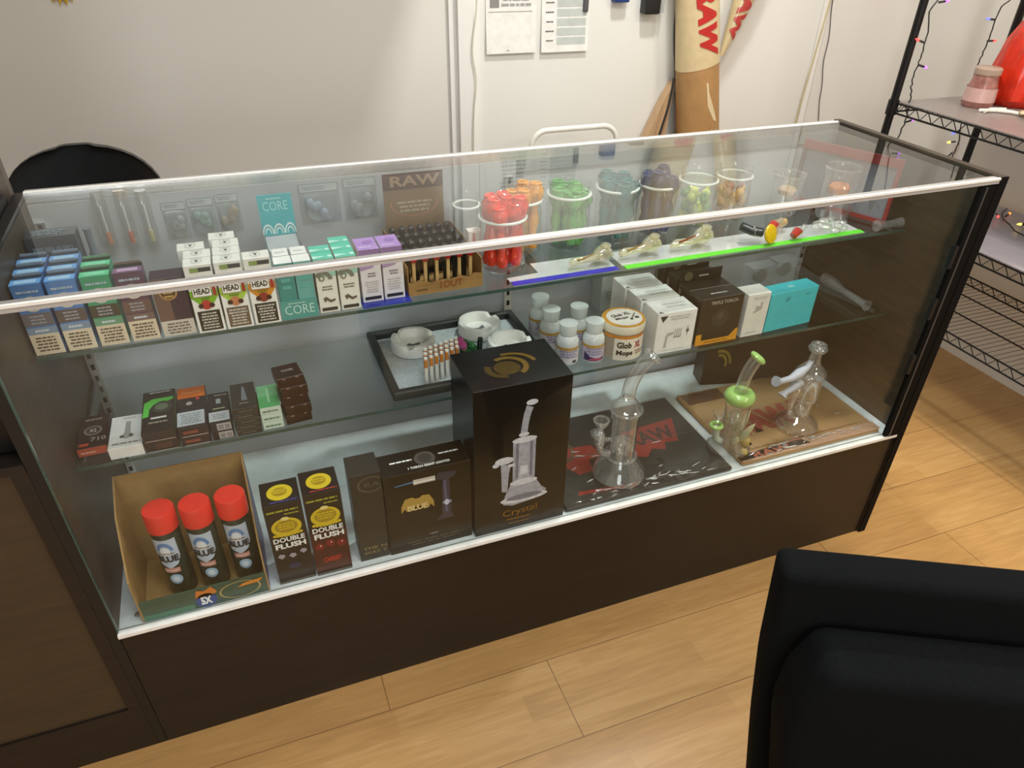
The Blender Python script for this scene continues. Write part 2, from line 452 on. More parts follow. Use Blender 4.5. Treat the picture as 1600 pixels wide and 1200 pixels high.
mb = MB(); mb.box((-0.001, -0.007, HS-0.006), (1.752, 0.006, HS+0.0015), WHITE); mb.box((-0.001, 0.0061, HS+0.0002), (1.752, 0.0075, HS+0.003), STEEL)
cp('sill_trim', mb, 'bright white front sill')
cp('back_panel', MB().box((0, 0.452, HS-0.006), (0.905, 0.460, HC-0.02), BACKP), 'grey left sliding door')
cp('back_panel', MB().box((0.87, 0.462, HS-0.006), (1.755, 0.470, HC-0.02), BACKP), 'grey right sliding door')
mb = MB(); mb.box((0.001, 0.0008, HS+0.003), (1.712, 0.0058, HC-0.012), PANE)
cp('front_glass', mb)
mb = MB(); mb.box((0.0, 0.004, HC-0.008), (1.755, DC-0.004, HC-0.002), PANE)
cp('top_glass', mb)
cp('glass_edge', MB().box((-0.0016, 0.0002, HS+0.002), (0.0008, 0.0062, HC-0.013), GEDGE), 'green edge of the front glass')
RAILM = mat('rail_grey', srgb('b9b8b6'), 0.35, metal=0.25, nscale=200)
mb = MB(); mb.box((-0.018, -0.005, HC-0.0105), (1.757, 0.0075, HC-0.0015), RAILM); mb.box((-0.018, -0.0062, HC-0.0035), (1.757, -0.0005, HC+0.0006), WHITE); mb.box((-0.018, -0.0004, HC-0.0015), (1.757, 0.011, HC), ALU)  # white strip imitates the highlight along the rail's front edge
cp('front_rail', mb, 'silver front top rail')
mb = MB(); mb.box((0, DC-0.022, HC-0.02), (1.755, DC, HC), ALU); mb.box((0, DC-0.016, HC), (1.755, DC-0.012, HC+0.0015), WHITE)
mb.box((0, DC-0.022, HC-0.045), (1.755, DC-0.016, HC-0.02), hx('7f8688'))
cp('back_rail', mb, 'silver rear top rail')
for x in (0.001, 0.880, 1.737):
    mb = MB(); y = 0.4515 if x < 1 else 0.4615
    mb.box((x, y-0.006, HS), (x+0.017, y, HC-0.05), ALU)
    for k in range(22): mb.box((x+0.005, y-0.0066, HS+0.02+k*0.026), (x+0.012, y-0.0058, HS+0.032+k*0.026), BLACK)
    cp('shelf_standard', mb)
def gshelf(z, y0, y1):
    mb = MB(); mb.box((0.002, y0+0.001, z-0.006), (1.75, y1, z), SHELFG)
    o = cp('glass_shelf', mb)
    cp('shelf_edge', MB().box((0.002, y0-0.0004, z-0.006), (1.75, y0+0.0009, z), GEDGE), 'dark green glass edge', o)
    for x in (0.004, 0.882, 1.740):
        b = MB(); b.add([(x, 0.449, z-0.006), (x+0.004, 0.449, z-0.006), (x+0.004, 0.449, z-0.045), (x, 0.449, z-0.045),
                         (x, y0+0.03, z-0.006), (x+0.004, y0+0.03, z-0.006), (x+0.004, y0+0.03, z-0.014), (x, y0+0.03, z-0.014)],
                        [(0,1,2,3),(4,7,6,5),(0,4,5,1),(3,2,6,7),(0,3,7,4),(1,5,6,2)], STEEL)
        cp('shelf_bracket', b, None, o)
    return o
U, MZ = 0.80, 0.60
gshelf(U, 0.165, 0.425)
gshelf(MZ, 0.138, 0.432)
# stray screw on the deck
tag(MB().lathe([(0.006,0),(0.006,0.001),(0.004,0.0025)], hx('8a8578')).build('furniture_screw', None, (0.030, 0.035, HS)), 'small round grey screw head at the left end of the white case floor', 'screw')

# ------------------------------------------------------------------ neighbouring counter on the left
cn = root('cash_counter', 'dark brown wooden counter left of the glass display case', 'counter', (-0.35, 0.24, 0))
def cc(name, mb, label=None):
    o = mb.build(name, cn); o.location = (0.35, -0.24, 0)
    if label: o['label'] = label
    return o
mb = MB(); mb.box((-0.7, 0.012, 0.02), (-0.0185, 0.46, 0.705), CASEBR)
cc('carcass', mb)
cc('rail', MB().box((-0.7, 0.0, 0.0), (-0.0185, 0.0118, 0.126), CASEBR))
cc('stile', MB().box((-0.040, 0.0, 0.1262), (-0.0185, 0.0118, 0.7058), CASEBR))
cc('front_panel', MB().box((-0.7, 0.005, 0.127), (-0.0402, 0.0118, 0.7058), laminate('counter_panel_laminate', srgb('3a2e1e'), srgb('463824'), 0.5)))
cc('counter_top', MB().box((-0.7, -0.002, 0.7060), (-0.0185, 0.46, 0.722), CASEBR))
mb = MB(); mb.rbox((-0.7, 0.03, 0.7222), (-0.0195, 0.44, 0.975), 0.01, BLACK, 2)
tag(mb.build('recess_block', None), 'black block standing in for the recess above the dark brown counter', 'recess block')  # black block stands in for the recess above the counter
mb = MB(); mb.box((-0.7, 0.4615, 0), (-0.0195, 0.485, 1.35), laminate('partition_laminate', srgb('5b534a'), srgb('6a6157'), 0.5))
tag(mb.build('partition_board', None), 'tall grey brown board standing behind the black block at the left edge', 'partition')

# ------------------------------------------------------------------ upper shelf: vape cartons at the front left
CREAM = hx('d8c8ac'); DKT = hx('5c4d40'); WHT = hx('efefec'); DARK2 = hx('2a2220')
def vapebox(col, top, accent, band, style=0):
    wd, dp, h = 0.0405, 0.036, 0.117
    B = hx(col, 0.35); mb, F, Tp, Lf, Rt = cartonmb(wd, dp, h, B)
    F.rect(0.0, 0.0, 1, 0.30, CREAM); F.lines(0.1, 0.04, 0.9, 0.27, 5, DKT, seed=len(col)+style)
    F.rect(0.0, 0.30, 1, 0.40, hx(accent)); F.lines(0.25, 0.32, 0.75, 0.38, 1, hx('c9d2d8'), seed=3)
    F.rect(0.0, 0.42, 1, 0.60, hx(band)); F.lines(0.2, 0.44, 0.8, 0.58, 3, hx('9a9aa0'), seed=5)
    F.ring(0.5, 0.73, 0.31, 0.22, hx('cfc9bd')); F.disc(0.5, 0.73, 0.22, hx('2b2526'), 1)
    F.lines(0.12, 0.87, 0.88, 0.93, 1, hx('a9bccb'), seed=8)
    Tp.rect(0.0, 0.0, 1, 0.55, hx(top, 0.3)); Tp.rect(0.14, 0.1, 0.86, 0.42, hx('a8cfee' if style == 0 else ('8be0bb' if style == 1 else 'c2a3c4')), 2)
    Tp.rect(0, 0.56, 1, 0.98, hx('1b2a3a' if style == 0 else '14291f')); 
    mb.box((0.002, dp-0.003, h), (wd-0.002, dp-0.0015, h+0.004), hx(accent))
    return mb
VB = [(0.0035, 3, 'blue', ('4b79b4', '6ba7e8', '7f93a8', '6a6468', 0)), (0.0490, 3, 'second blue', ('4f80bd', '6fabea', '7f93a8', '5c4f48', 0)),
      (0.0955, 2, 'green', ('3f9a70', '5fce97', '6a9a78', '45402c', 1)), (0.1415, 1, 'purple', ('5d3f52', '7d6084', '77605a', '6b5148', 2))]
ROWN = {0: 'front', 1: 'middle', 2: 'rear'}
for x, n, nm, a in VB:
    proto = None
    for k in range(n):
        pos = ROWN[k] if n == 3 else ('front' if k == 0 else 'rear')
        lab = {'blue': '%s blue vape carton in the leftmost column on the top shelf' % pos,
               'second blue': '%s blue vape carton in the column beside the green cartons' % pos,
               'green': '%s green vape carton with cream warning label' % pos,
               'purple': 'single mauve brown vape carton right of the green cartons'}[nm]
        if proto is None:
            proto = tag(vapebox(*a).build('vape_carton', None, (x, 0.1735, U)), lab, 'carton', 'vape cartons on the top shelf')
        else:
            dup(proto, (x-0.001*k, 0.1735+k*0.0405, U), None, lab)
# plum box with gold disc
mb, F, Tp, Lf, Rt = cartonmb(0.049, 0.036, 0.100, hx('3a2836', 0.35))
F.rect(0, 0, 1, 0.27, hx('cfc6b6')); F.lines(0.08, 0.03, 0.92, 0.24, 4, hx('6d6258'), seed=2)
F.rect(0, 0.27, 0.45, 1, hx('6a5044')); F.disc(0.45, 0.76, 0.27, hx('b98a4c'), 2, n=28); F.disc(0.45, 0.76, 0.22, hx('4f3826'), 3)
F.lines(0.28, 0.66, 0.62, 0.86, 3, hx('c9a25c'), 4)
tag(mb.build('vape_carton', None, (0.1880, 0.1735, U)), 'dark plum vape carton with a gold disc, left of the HEAD cartons', 'carton', 'vape cartons on the top shelf')
# HEAD cartons
def headbox(fruit, leaf, warn, k):
    mb, F, Tp, Lf, Rt = cartonmb(0.0415, 0.03, 0.118, hx('ecebe4', 0.4))
    F.rect(0.1, 0.03, 0.92, 0.33, hx(warn)); F.lines(0.16, 0.05, 0.86, 0.31, 6, hx('c9c4b8'), seed=k)
    F.poly([(0, 0.64), (1, 0.64), (1, 0.54), (0.80, 0.44), (0.25, 0.44), (0, 0.54)], hx(leaf))
    F.disc(0.5, 0.42, 0.2, hx(fruit), 2); F.disc(0.30, 0.41, 0.10, hx('3a1713'), 3); F.disc(0.7, 0.41, 0.1, hx('3a1713'), 3)
    F.lines(0.3, 0.49, 0.7, 0.535, 1, hx('5c7a20'), 4, seed=k)
    F.rect(0.10, 0.545, 0.80, 0.715, hx('9c8a78'), 4); F.rect(0.12, 0.555, 0.78, 0.705, hx('f4f1ea'), 5)
    F.text('HEAD', 0.16, 0.588, 0.74, 0.672, hx('1b1714'), 6, 0.03)
    F.rect(0.84, 0.55, 0.96, 0.72, hx('a8322a'), 4)
    F.rect(0.2, 0.90, 0.95, 0.96, hx('2c302c'), 1); F.rect(0.2, 0.90, 0.5, 0.96, hx('8aa04a'), 2)
    Tp.poly([(0.42, 0.62), (0.58, 0.62), (0.5, 0.35)], hx('4b4b4b'))
    Tp.ring(0.5, 0.5, 0.2, 0.12, hx('b9b7b2'), 1); Tp.lines(0.25, 0.8, 0.75, 0.93, 1, hx('c3c1bb'), 1)
    return mb
hb = [(0.2410, 'b3312a', '7cb420', '2a2721', 'red fruit on a dark green band', 2), (0.2855, 'c07a52', 'a6c94a', '6b5a48', 'peach fruit on a light green band', 3), (0.3300, '8a2f22', 'd08a22', '2a2a26', 'dark berries on an orange band', 1)]
for i, (x, fr, lf, wn, ds, n) in enumerate(hb):
    p = tag(headbox(fr, lf, wn, i+2).build('vape_carton', None, (x, 0.1665, U)), 'white HEAD vape carton with ' + ds, 'carton', 'white vape cartons reading HEAD')
    for k in range(1, n):
        dup(p, (x+0.0008*k - (0.006 if (i == 0 and k == 2) else 0), 0.1665+k*0.0335, U), None, ('second' if k == 1 else 'rearmost') + ' white vape carton behind the one with ' + ds)
    if i < 2:
        dup(p, (x-0.008 if i == 0 else x-0.003, 0.166+n*0.0335+0.002, U), None, 'last white carton at the back, row with ' + ds.replace('on a ', 'and '))
# CORE clear display with two teal cartons, grey block and header card
TEAL = hx('4d9a92', 0.3); TEAL2 = hx('2fb4bd', 0.35)
cr_ = root('acrylic_display', 'clear display stand with a teal CORE header card', 'display stand', (0.4045, 0.19, U))
mb = MB(); F = Face(mb, (-0.0305, -0.0205, 0), (1,0,0), (0,0,1), 0.061, 0.034)
mb.box((-0.0305, -0.020, 0), (0.0305, 0.205, 0.002), POLY); mb.box((-0.0305, -0.0203, 0.0), (0.0305, -0.0188, 0.034), TEAL)
mb.box((-0.0305, -0.0188, 0.002), (-0.0293, 0.205, 0.075), POLY); mb.box((0.0293, -0.0188, 0.002), (0.0305, 0.205, 0.075), POLY)
F.text('CORE', 0.1, 0.25, 0.9, 0.75, hx('b8dcd6'), 2, 0.0); F.lines(0.2, 0.8, 0.7, 0.9, 1, hx('b8dcd6'))
mb.build('tray', cr_)
mb = MB(); mb.box((-0.0305, 0.1955, 0.068), (0.0305, 0.198, 0.145), TEAL2); F = Face(mb, (-0.0305, 0.1952, 0.068), (1,0,0), (0,0,1), 0.061, 0.077)
F.text('CORE', 0.12, 0.62, 0.85, 0.84, hx('a9ecec'), 2, 0.0); F.lines(0.25, 0.88, 0.7, 0.94, 1, hx('a9ecec'))
for k in range(3): F.ring(0.17+0.33*k, 0.04, 0.17, 0.2, hx('e4f6f4'), 2, 0.26, 16, 0, 180); F.ring(0.17+0.33*k, 0.04, 0.10, 0.25, hx('e4f6f4'), 2, 0.17, 12, 0, 180)
mb.build('header_card', cr_)
mb = MB(); mb.box((-0.028, 0.120, 0.003), (0.028, 0.194, 0.068), hx('b3b5b8')); mb.build('riser_block', cr_)
for i, x in enumerate((0.3755, 0.4055)):
    mb, F, Tp, Lf, Rt = cartonmb(0.0285, 0.03, 0.098, hx('3d8a83' if i == 0 else '62a8a0', 0.3))
    F.lines(0.2, 0.5, 0.8, 0.9, 3, hx('5fb0a8'), seed=i)
    Tp.rect(0, 0, 1, 1, WHT)
    tag(mb.build('teal_carton', None, (x+0.0005, 0.1725, U+0.002)), ('darker' if i == 0 else 'paler') + ' plain teal carton standing in the CORE display', 'carton')
    mb, F, Tp, Lf, Rt = cartonmb(0.026, 0.03, 0.1, WHT)
    Tp.lines(0.2, 0.3, 0.8, 0.5, 1, hx('d2d6d4'))
    tag(mb.build('white_carton', None, (x+0.0015, 0.2045, U+0.002)), ('left' if i == 0 else 'right') + ' plain white carton behind the teal cartons of the CORE display', 'carton')
# pipe cartons, mint
def mintbox(k):
    mb, F, Tp, Lf, Rt = cartonmb(0.034, 0.03, 0.098, hx('e3e0d4', 0.4))
    F.rect(0, 0.68, 1, 1, hx('9cc9b6')); F.ring(0.35, 0.63, 0.46, 0.45, hx('76786c'), 2, None, 20, 0, 150); F.disc(0.28, 0.66, 0.15, hx('76786c'), 3); F.disc(0.28, 0.66, 0.08, hx('cfd6c8'), 4)
    F.lines(0.2, 0.42, 0.8, 0.52, 2, hx('6f6a5e'), seed=k)
    F.poly([(0.22, 0.28), (0.38, 0.31), (0.6, 0.24), (0.82, 0.26), (0.82, 0.22), (0.58, 0.19), (0.4, 0.24), (0.3, 0.2)], hx('5c5347'), 2)
    F.rect(0.1, 0.04, 0.88, 0.10, hx('2c2c2a'), 2)
    Tp.rect(0, 0, 1, 1, hx('5cc9b0', 0.35)); Tp.poly([(0, 0.1), (0.7, 0.35), (0, 0.5)], hx('bfeee0'), 2); Tp.disc(0.85, 0.35, 0.12, hx('cdf1e6'), 2)
    return mb
for i, (x, n) in enumerate(((0.4385, 2), (0.4755, 3))):
    p = tag(mintbox(i).build('pipe_carton', None, (x, 0.1745, U)), ('left' if i == 0 else 'right') + ' front mint and white pipe carton showing a small pipe', 'carton', 'mint pipe cartons')
    for k in range(1, n): dup(p, (x, 0.1745+0.031*k, U), None, '%s mint pipe carton in the %s column' % (('second', 'third')[k-1], ('left', 'right')[i]))
for i, (x, y) in enumerate(((0.5160, 0.188), (0.5555, 0.189))):
    mb, F, Tp, Lf, Rt = cartonmb(0.0365, 0.055, 0.098, hx('dcd6d8', 0.4))
    F.poly([(0, 0.78), (0.35, 0.70), (1, 0.84), (1, 1), (0, 1)], hx('8d6a9c')); F.poly([(0, 0.62), (0.6, 0.66), (0.9, 0.78), (0, 0.78)], hx('a88bb4'), 1)
    F.lines(0.3, 0.48, 0.75, 0.58, 2, hx('7c7078'), seed=i); F.lines(0.15, 0.18, 0.85, 0.42, 5, hx('b7b0b0'), seed=i+3); F.rect(0.1, 0.05, 0.9, 0.11, hx('24242c'), 2)
    Tp.rect(0, 0, 1, 1, hx('b48ed2', 0.35)); Tp.disc(0.6, 0.6, 0.25, hx('9a74ba'), 2); Tp.lines(0.1, 0.1, 0.7, 0.3, 1, hx('d9c3ea'), 2)
    tag(mb.build('pipe_carton', None, (x, y, U+0.0012)), ('left' if i == 0 else 'right') + ' of the two lilac and white cartons beside the match display', 'carton', 'lilac cartons')
mb = MB(); mb.box((0.512, 0.168, U), (0.5995, 0.30, U+0.0011), hx('2c3490', 0.3))
tag(mb.build('blue_bag', None), 'flat blue bag under the lilac cartons on the top shelf', 'bag')

# match shaped pipes in a kraft display
KR = mat('kraft_board', srgb('96713f'), 0.75, noise=0.12)
dm = root('countertop_display', 'kraft cardboard display of giant matches with a brown header card', 'display stand', (0.670, 0.19, U))
mb = MB(); mb.box((-0.0705, 0, 0), (0.0705, 0.002, 0.020), KR); mb.box((-0.0705, 0.002, 0), (0.0705, 0.215, 0.002), KR)
mb.box((-0.0705, 0.002, 0.002), (-0.069, 0.205, 0.055), KR); mb.box((0.069, 0.002, 0.002), (0.0705, 0.205, 0.055), KR)
F = Face(mb, (-0.0705, -0.0002, 0), (1,0,0), (0,0,1), 0.141, 0.030)
F.poly([(0, 0.6), (1, 0.6), (1, 0.9), (0.88, 1.0), (0.82, 0.75), (0.7, 0.95), (0.55, 0.75), (0.45, 0.85), (0.3, 0.7), (0.14, 1.0), (0.08, 0.85), (0, 0.9)], KR, 1)
F.text('1OUT', 0.42, 0.3, 0.72, 0.75, hx('8a4a22'), 3)
F.lines(0.1, 0.25, 0.25, 0.4, 1, hx('5f4524'), 2)
mb.build('tray', dm)
mb = MB(); mb.box((-0.062, 0.206, 0.003), (0.058, 0.208, 0.158), hx('7c6445')); F = Face(mb, (-0.062, 0.2058, 0.003), (1,0,0), (0,0,1), 0.12, 0.155)
F.rect(0, 0.8, 1, 1, hx('44241c'), 1); F.text('RAW', 0.12, 0.84, 0.95, 0.97, hx('a08468'), 2, 0.03); F.ring(0.5, 0.62, 0.40, 0.05, hx('c07a52'), 2, 0.17, 24, 170, 370); F.lines(0.2, 0.5, 0.8, 0.66, 3, hx('b0a083'), 2)
mb.build('header_card', dm)
ORD = ('first', 'second', 'third', 'fourth', 'fifth', 'sixth', 'seventh')
proto = None
for k in range(6):
    x = 0.6150 + k*0.0215
    if proto is None:
        proto = root('match_pipe', 'leftmost red headed match in the kraft display', 'match', (x, 0.210, U+0.0025), (0.05, 0, 0), 'giant matches in the kraft display')
        MB().box((-0.0028, -0.0028, 0), (0.0028, 0.0028, 0.058), hx('c8a56c')).build('stick', proto)
        MB().ball((0, 0, 0.062), 0.0075, hx('b3202c', 0.35), 12, None, (1, 1, 1.15)).build('match_head', proto)
    else: dup(proto, (x, 0.210, U+0.0025), None, '%s red headed match in the kraft display' % ('', 'second from the left', 'third from the left', 'third from the right', 'second from the right', 'rightmost')[k])
proto = None
for j in range(4):
    for k in range(7):
        loc = (0.6110+k*0.0182, 0.243+j*0.036, U+0.0025)
        if proto is None:
            proto = tag(MB().lathe([(0.0045,0),(0.0055,0.045),(0.008,0.055),(0.008,0.064),(0.004,0.068)], hx('1b1c1c', 0.3), n=12).build('cone_tip', None, loc), 'black capped tube behind the matches, front row, first from the left', 'tube', 'black tubes behind the matches')
        else: dup(proto, loc, None, 'black capped tube behind the matches, %s row, %s from the left' % (('front', 'second', 'third', 'rear')[j], ORD[k]))

# glass tubes and blister packs against the grey back
YP = 0.4512
for i, (x, z0, c) in enumerate(((0.112, 0.866, 'e08858'), (0.148, 0.864, 'e06a48'), (0.182, 0.862, 'c9c48a'))):
    t = root('glass_tube', ('leftmost', 'middle', 'rightmost')[i] + ' of the three upright glass tubes at the back, tip ' + ('pale orange', 'orange red', 'pale yellow')[i], 'glass tube', (x, YP-0.0125, z0), (0.0, 0, 0), 'upright glass tubes')
    MB().lathe([(0.010,0),(0.0115,0.003),(0.0115,0.085),(0.0095,0.090),(0.0095,0.096)], CLEAR, n=16).build('tube', t)
    MB().tube([(0,0,0.002),(0,0,0.022)], 0.004, hx(c, 0.3), 8).build('coloured_tip', t)
    MB().tube([(0,0,0.0225),(0,0,0.07)], 0.0016, hx('e6e6e6', 0.2), 8).build('stem', t)
def blister(wd, h, cc_, kind):
    mb = MB(); mb.box((-wd/2, 0.0, 0), (wd/2, 0.0008, h), POLY)
    n = 12; pts = []
    for k in range(n+1):
        a = PI+PI*k/n; pts.append((wd*0.38*math.cos(a), 0.028+0.02*math.sin(a)))
    pts += [(wd*0.38, h*0.72), (-wd*0.38, h*0.72)]
    vs = [(p[0], 0, p[1]) for p in pts]+[(p[0]*0.9, -0.014, p[1]*0.96+0.001) for p in pts]; N = len(pts)
    mb.add(vs, [tuple(range(N, 2*N))]+[(i, (i+1) % N, N+(i+1) % N, N+i) for i in range(N)], POLY, False)
    F = Face(mb, (-wd/2, -0.0002, 0), (1,0,0), (0,0,1), wd, h)
    F.rect(0.04, 0.80, 0.96, 0.97, hx('b9c3c4')); F.lines(0.1, 0.84, 0.7, 0.94, 2, hx('8c9699'))
    R = random.Random(kind)
    for k in range(4): mb.ball((R.uniform(-wd*.25, wd*.25), -0.006, R.uniform(0.02, h*0.6)), 0.008, hx(cc_), 10, None, (1, .5, 1.3))
    return mb
for i, (x, z0, wd, h, c, ds) in enumerate(((0.228, 0.862, 0.042, 0.07, 'a3a9a9', 'grey fittings'), (0.275, 0.863, 0.046, 0.072, '8fa6a0', 'greenish fittings'), (0.322, 0.866, 0.042, 0.072, 'a8957f', 'tan fittings'),
                                     (0.492, 0.862, 0.078, 0.080, '9aa8bc', 'pale blue fittings'), (0.572, 0.862, 0.066, 0.083, '9c9fa2', 'clear fittings'))):
    tag(blister(wd, h, c, i).build('blister_pack', None, (x, YP-0.0008, z0-0.004)), 'clear blister pack with ' + ds + ' hanging at the back of the top shelf', 'blister pack', 'blister packs at the back')
# dark glassware at far left
for i, (x, y) in enumerate(((0.026, 0.395), (0.058, 0.382), (0.088, 0.395))):
    mb = MB(); mb.lathe([(0.014,0),(0.016,0.01),(0.013,0.05),(0.006,0.075),(0.006,0.11),(0.008,0.115)], [hx('2c3338', 0.15), hx('46505a', 0.15), hx('6a7680', 0.15)][i], n=16)
    tag(mb.build('glass_bottle', None, (x, y, U)), ('darkest', 'slate', 'pale grey')[i] + ' small glass bottle behind the blue cartons at the far left', 'bottle')

mb, F, Tp, Lf, Rt = cartonmb(0.075, 0.040, 0.128, hx('26333e', 0.2)); Tp.lines(0.1, 0.2, 0.8, 0.8, 3, hx('7f97a8')); F.lines(0.1, 0.5, 0.9, 0.9, 3, hx('5c7080'))
tag(mb.build('slate_carton', None, (0.004, 0.335, U)), 'dark slate carton at the far left behind the blue cartons', 'carton')
# ------------------------------------------------------------------ jars of glass pipes
def pipeglass(c): return mat('pipe_glass_'+c, srgb(c), 0.12, coat=0.6, noise=0.18, nscale=120)
def jar(x, y, z0, R, hb, ring_z, label, gl=JARG, neck=0.018):
    j = root('glass_jar', label, 'jar', (x, y, z0))
    zr = ring_z-z0
    MB().lathe([(R*0.85,0.0),(R,0.006),(R*1.02,0.02),(R*1.02,zr-0.022),(R*0.95,zr-0.006),(R*0.93,zr+0.002),(R*0.95,zr+neck),(R*0.98,zr+neck+0.003)], gl, n=32, cap=False).build('jar_body', j)
    MB().lathe([(0.0,0.001),(R*0.84,0.001),(R*0.84,0.003),(0,0.003)], gl, n=32).build('jar_base', j)
    MB().torus((0,0,zr), R*0.99, 0.0028, hx('dfe3df', 0.3), 32, 8).build('rim_band', j)
    return j
def pipemesh(m, L=0.1, s=1.0):
    mb = MB(); n = 12
    pts = [(0,0,L*k/n) for k in range(n+1)]
    rad = [(0.0078+0.0022*math.sin(k*1.5))*s for k in range(n-3)]+[0.011*s, 0.0145*s, 0.0142*s, 0.0095*s]
    mb.tube(pts, rad[:n+1], m, 10); mb.torus((0,0,L), 0.0085*s, 0.003, m, 12, 6)
    return mb
def fill(x, y, z0, R, n, m, L, label, group, lean=0.10, seed=1):
    Rn = random.Random(seed); proto = None
    for k in range(n):
        ring = 0 if k < max(1, n//4) else 1
        a = 2*PI*k*0.618+Rn.uniform(-.2, .2); rr = (0.25 if ring == 0 else 0.68)*R
        px, py = x+rr*math.cos(a)*0.9, y+rr*math.sin(a)*0.9
        hz = z0+0.006+Rn.uniform(0, 0.006)
        rot = (Rn.uniform(-lean, lean)*0.5, Rn.uniform(-lean, lean)*0.5, Rn.uniform(0, 6))
        if proto is None: proto = tag(pipemesh(m, L, 1.22).build('glass_pipe', None, (px, py, hz), rot), label, 'pipe', group)
        else: dup(proto, (px, py, hz), rot, None, None, (1, 1, Rn.uniform(0.86, 1.04)))
JARS = [(0.806, 0.262, 0.0455, 0.902, 'glass jar packed with orange red pipes behind the front rail', 'e0341a', 11, 0.126, 'orange red glass pipe standing in the red jar', 'red pipes in a jar'),
        (0.872, 0.330, 0.0395, 0.906, 'glass jar of amber yellow pipes behind the red jar', 'dc920a', 7, 0.128, 'amber yellow glass pipe in the jar behind the red jar', 'amber pipes in a jar'),
        (0.975, 0.330, 0.0443, 0.908, 'glass jar of green pipes between the amber and teal jars', '4f9a44', 9, 0.118, 'green glass pipe in the green jar', 'green pipes in a jar'),
        (1.086, 0.330, 0.0440, 0.910, 'glass jar of teal pipes right of the green jar', '1f6468', 9, 0.128, 'teal glass pipe in the teal jar', 'teal pipes in a jar'),
        (1.188, 0.335, 0.0410, 0.905, 'glass jar of dark blue pipes right of the teal jar', '123a70', 8, 0.128, 'dark blue glass pipe in the blue jar', 'blue pipes in a jar')]
for x, y, R, rz, lb, c, n, L, pl, g in JARS:
    jar(x, y, U, R, 0, rz, lb); fill(x, y, U, R, n, pipeglass(c), L, pl, g, seed=n)
jar(0.757, 0.335, U+0.03, 0.0262, 0, 0.905, 'small empty clear jar on a carton left of the red jar')
mb, F, Tp, Lf, Rt = cartonmb(0.030, 0.030, 0.03, hx('d9c4bb'))
tag(mb.build('small_carton', None, (0.742, 0.320, U)), 'short pale pink carton under the small empty jar', 'carton')
mb, F, Tp, Lf, Rt = cartonmb(0.026, 0.02, 0.072, hx('e6dad0')); F.rect(0.3, 0.1, 0.55, 0.95, hx('b86a52')); F.rect(0.62, 0.1, 0.7, 0.95, hx('a9a39c'))
tag(mb.build('small_carton', None, (0.7430, 0.280, U)), 'pale pink and white striped carton left of the red jar', 'carton')
# two jars with small coloured balls
for i, (x, y, R, rz, cs, lb) in enumerate(((1.305, 0.360, 0.0426, 0.896, ['a8b83a', '5f9a54', 'c9cf5a', '4b7a3a'], 'clear jar of lime and green glass bowls right of the blue jar'),
                                         (1.402, 0.362, 0.0393, 0.896, ['8c5a36', 'cf9a30', '8c3a2a', 'b07a50'], 'clear jar of brown and amber glass bowls beside the lime jar'))):
    jar(x, y, U, R, 0, rz, lb, CLEAR)
    Rn = random.Random(i+4); k = 0; proto = {}
    for lay in range(3):
        for q in range(5):
            a = 2*PI*q/5+lay*0.6; loc = (x+R*0.58*math.cos(a), y+R*0.58*math.sin(a), U+0.018+lay*0.022)
            c = cs[k % 4]; k += 1
            if c not in proto:
                mb = MB(); mb.ball((0,0,0), 0.0112, pipeglass(c), 12); mb.tube([(0,0,0.008),(0.004,0,0.02)], 0.004, pipeglass(c), 8)
                nm = {'a8b83a':'lime','5f9a54':'green','c9cf5a':'pale yellow','4b7a3a':'dark green','8c5a36':'brown','cf9a30':'amber','8c3a2a':'brick red','b07a50':'tan'}[c]
                proto[c] = tag(mb.build('glass_bowl', None, loc), nm + ' glass bowl lying in the jar' , 'glass bowl', nm + ' glass bowls')
            else: dup(proto[c], loc, (Rn.uniform(-1, 1), Rn.uniform(-1, 1), 0))
# clear beakers at the right end of the top shelf
for i, (x, y, R, h, c) in enumerate(((1.545, 0.345, 0.035, 0.09, 'c9a58a'), (1.640, 0.285, 0.040, 0.115, 'd07a4a'))):
    t = root('glass_beaker', ('smaller clear glass beaker left of the leaning red tray', 'larger clear glass beaker with an orange band near the right end')[i], 'beaker', (x, y, U))
    MB().lathe([(R*0.9,0),(R,0.006),(R*0.96,h*0.8),(R*1.04,h)], CLEAR, n=28, cap=False).build('beaker_body', t)
    MB().lathe([(R*0.9,0.0005),(R*0.9,0.004)], CLEAR, n=28).build('beaker_base', t)
    MB().lathe([(R*0.55,h*0.5),(R*0.6,h*0.55),(R*0.6,h*0.62),(R*0.5,h*0.66)], pipeglass(c), n=20).build('orange_band', t)
    MB().torus((0,0,h), R*1.04, 0.002, CLEAR, 28, 6).build('rim', t)
# leaning metal tray with red rim
t = root('rolling_tray', 'metal tray with a red rim leaning at the right end of the top shelf', 'tray', (0, 0, 0))
A = Vector((1.628, 0.415, U+0.001)); Bv = Vector((1.722, 0.200, U+0.001)); up = Vector((0.012, 0.01, 0.142))
du = (Bv-A); nn = du.cross(up).normalized()*0.004
def quadslab(mb, p, a, b, n, m):
    vs = [p, p+a, p+a+b, p+b]; vs += [q+n for q in vs]
    mb.add(vs, [(0,3,2,1),(4,5,6,7),(0,1,5,4),(1,2,6,5),(2,3,7,6),(3,0,4,7)], m)
mb = MB(); quadslab(mb, A, du, up, nn*0.5, hx('7c7e86', 0.3)); mb.build('tray_plate', t)
RR = hx('8a2c2a', 0.4); mb = MB(); quadslab(mb, A+up*0.86+nn*0.51, du, up*0.14, nn*1.6, RR); quadslab(mb, A+nn*0.51, du*0.035, up*0.86, nn*1.6, hx('5a4a48', 0.4)); quadslab(mb, A+du*0.965+nn*0.51, du*0.035, up*0.86, nn*1.6, RR); quadslab(mb, A+du*0.035+nn*0.51, du*0.93, up*0.06, nn*1.6, RR)
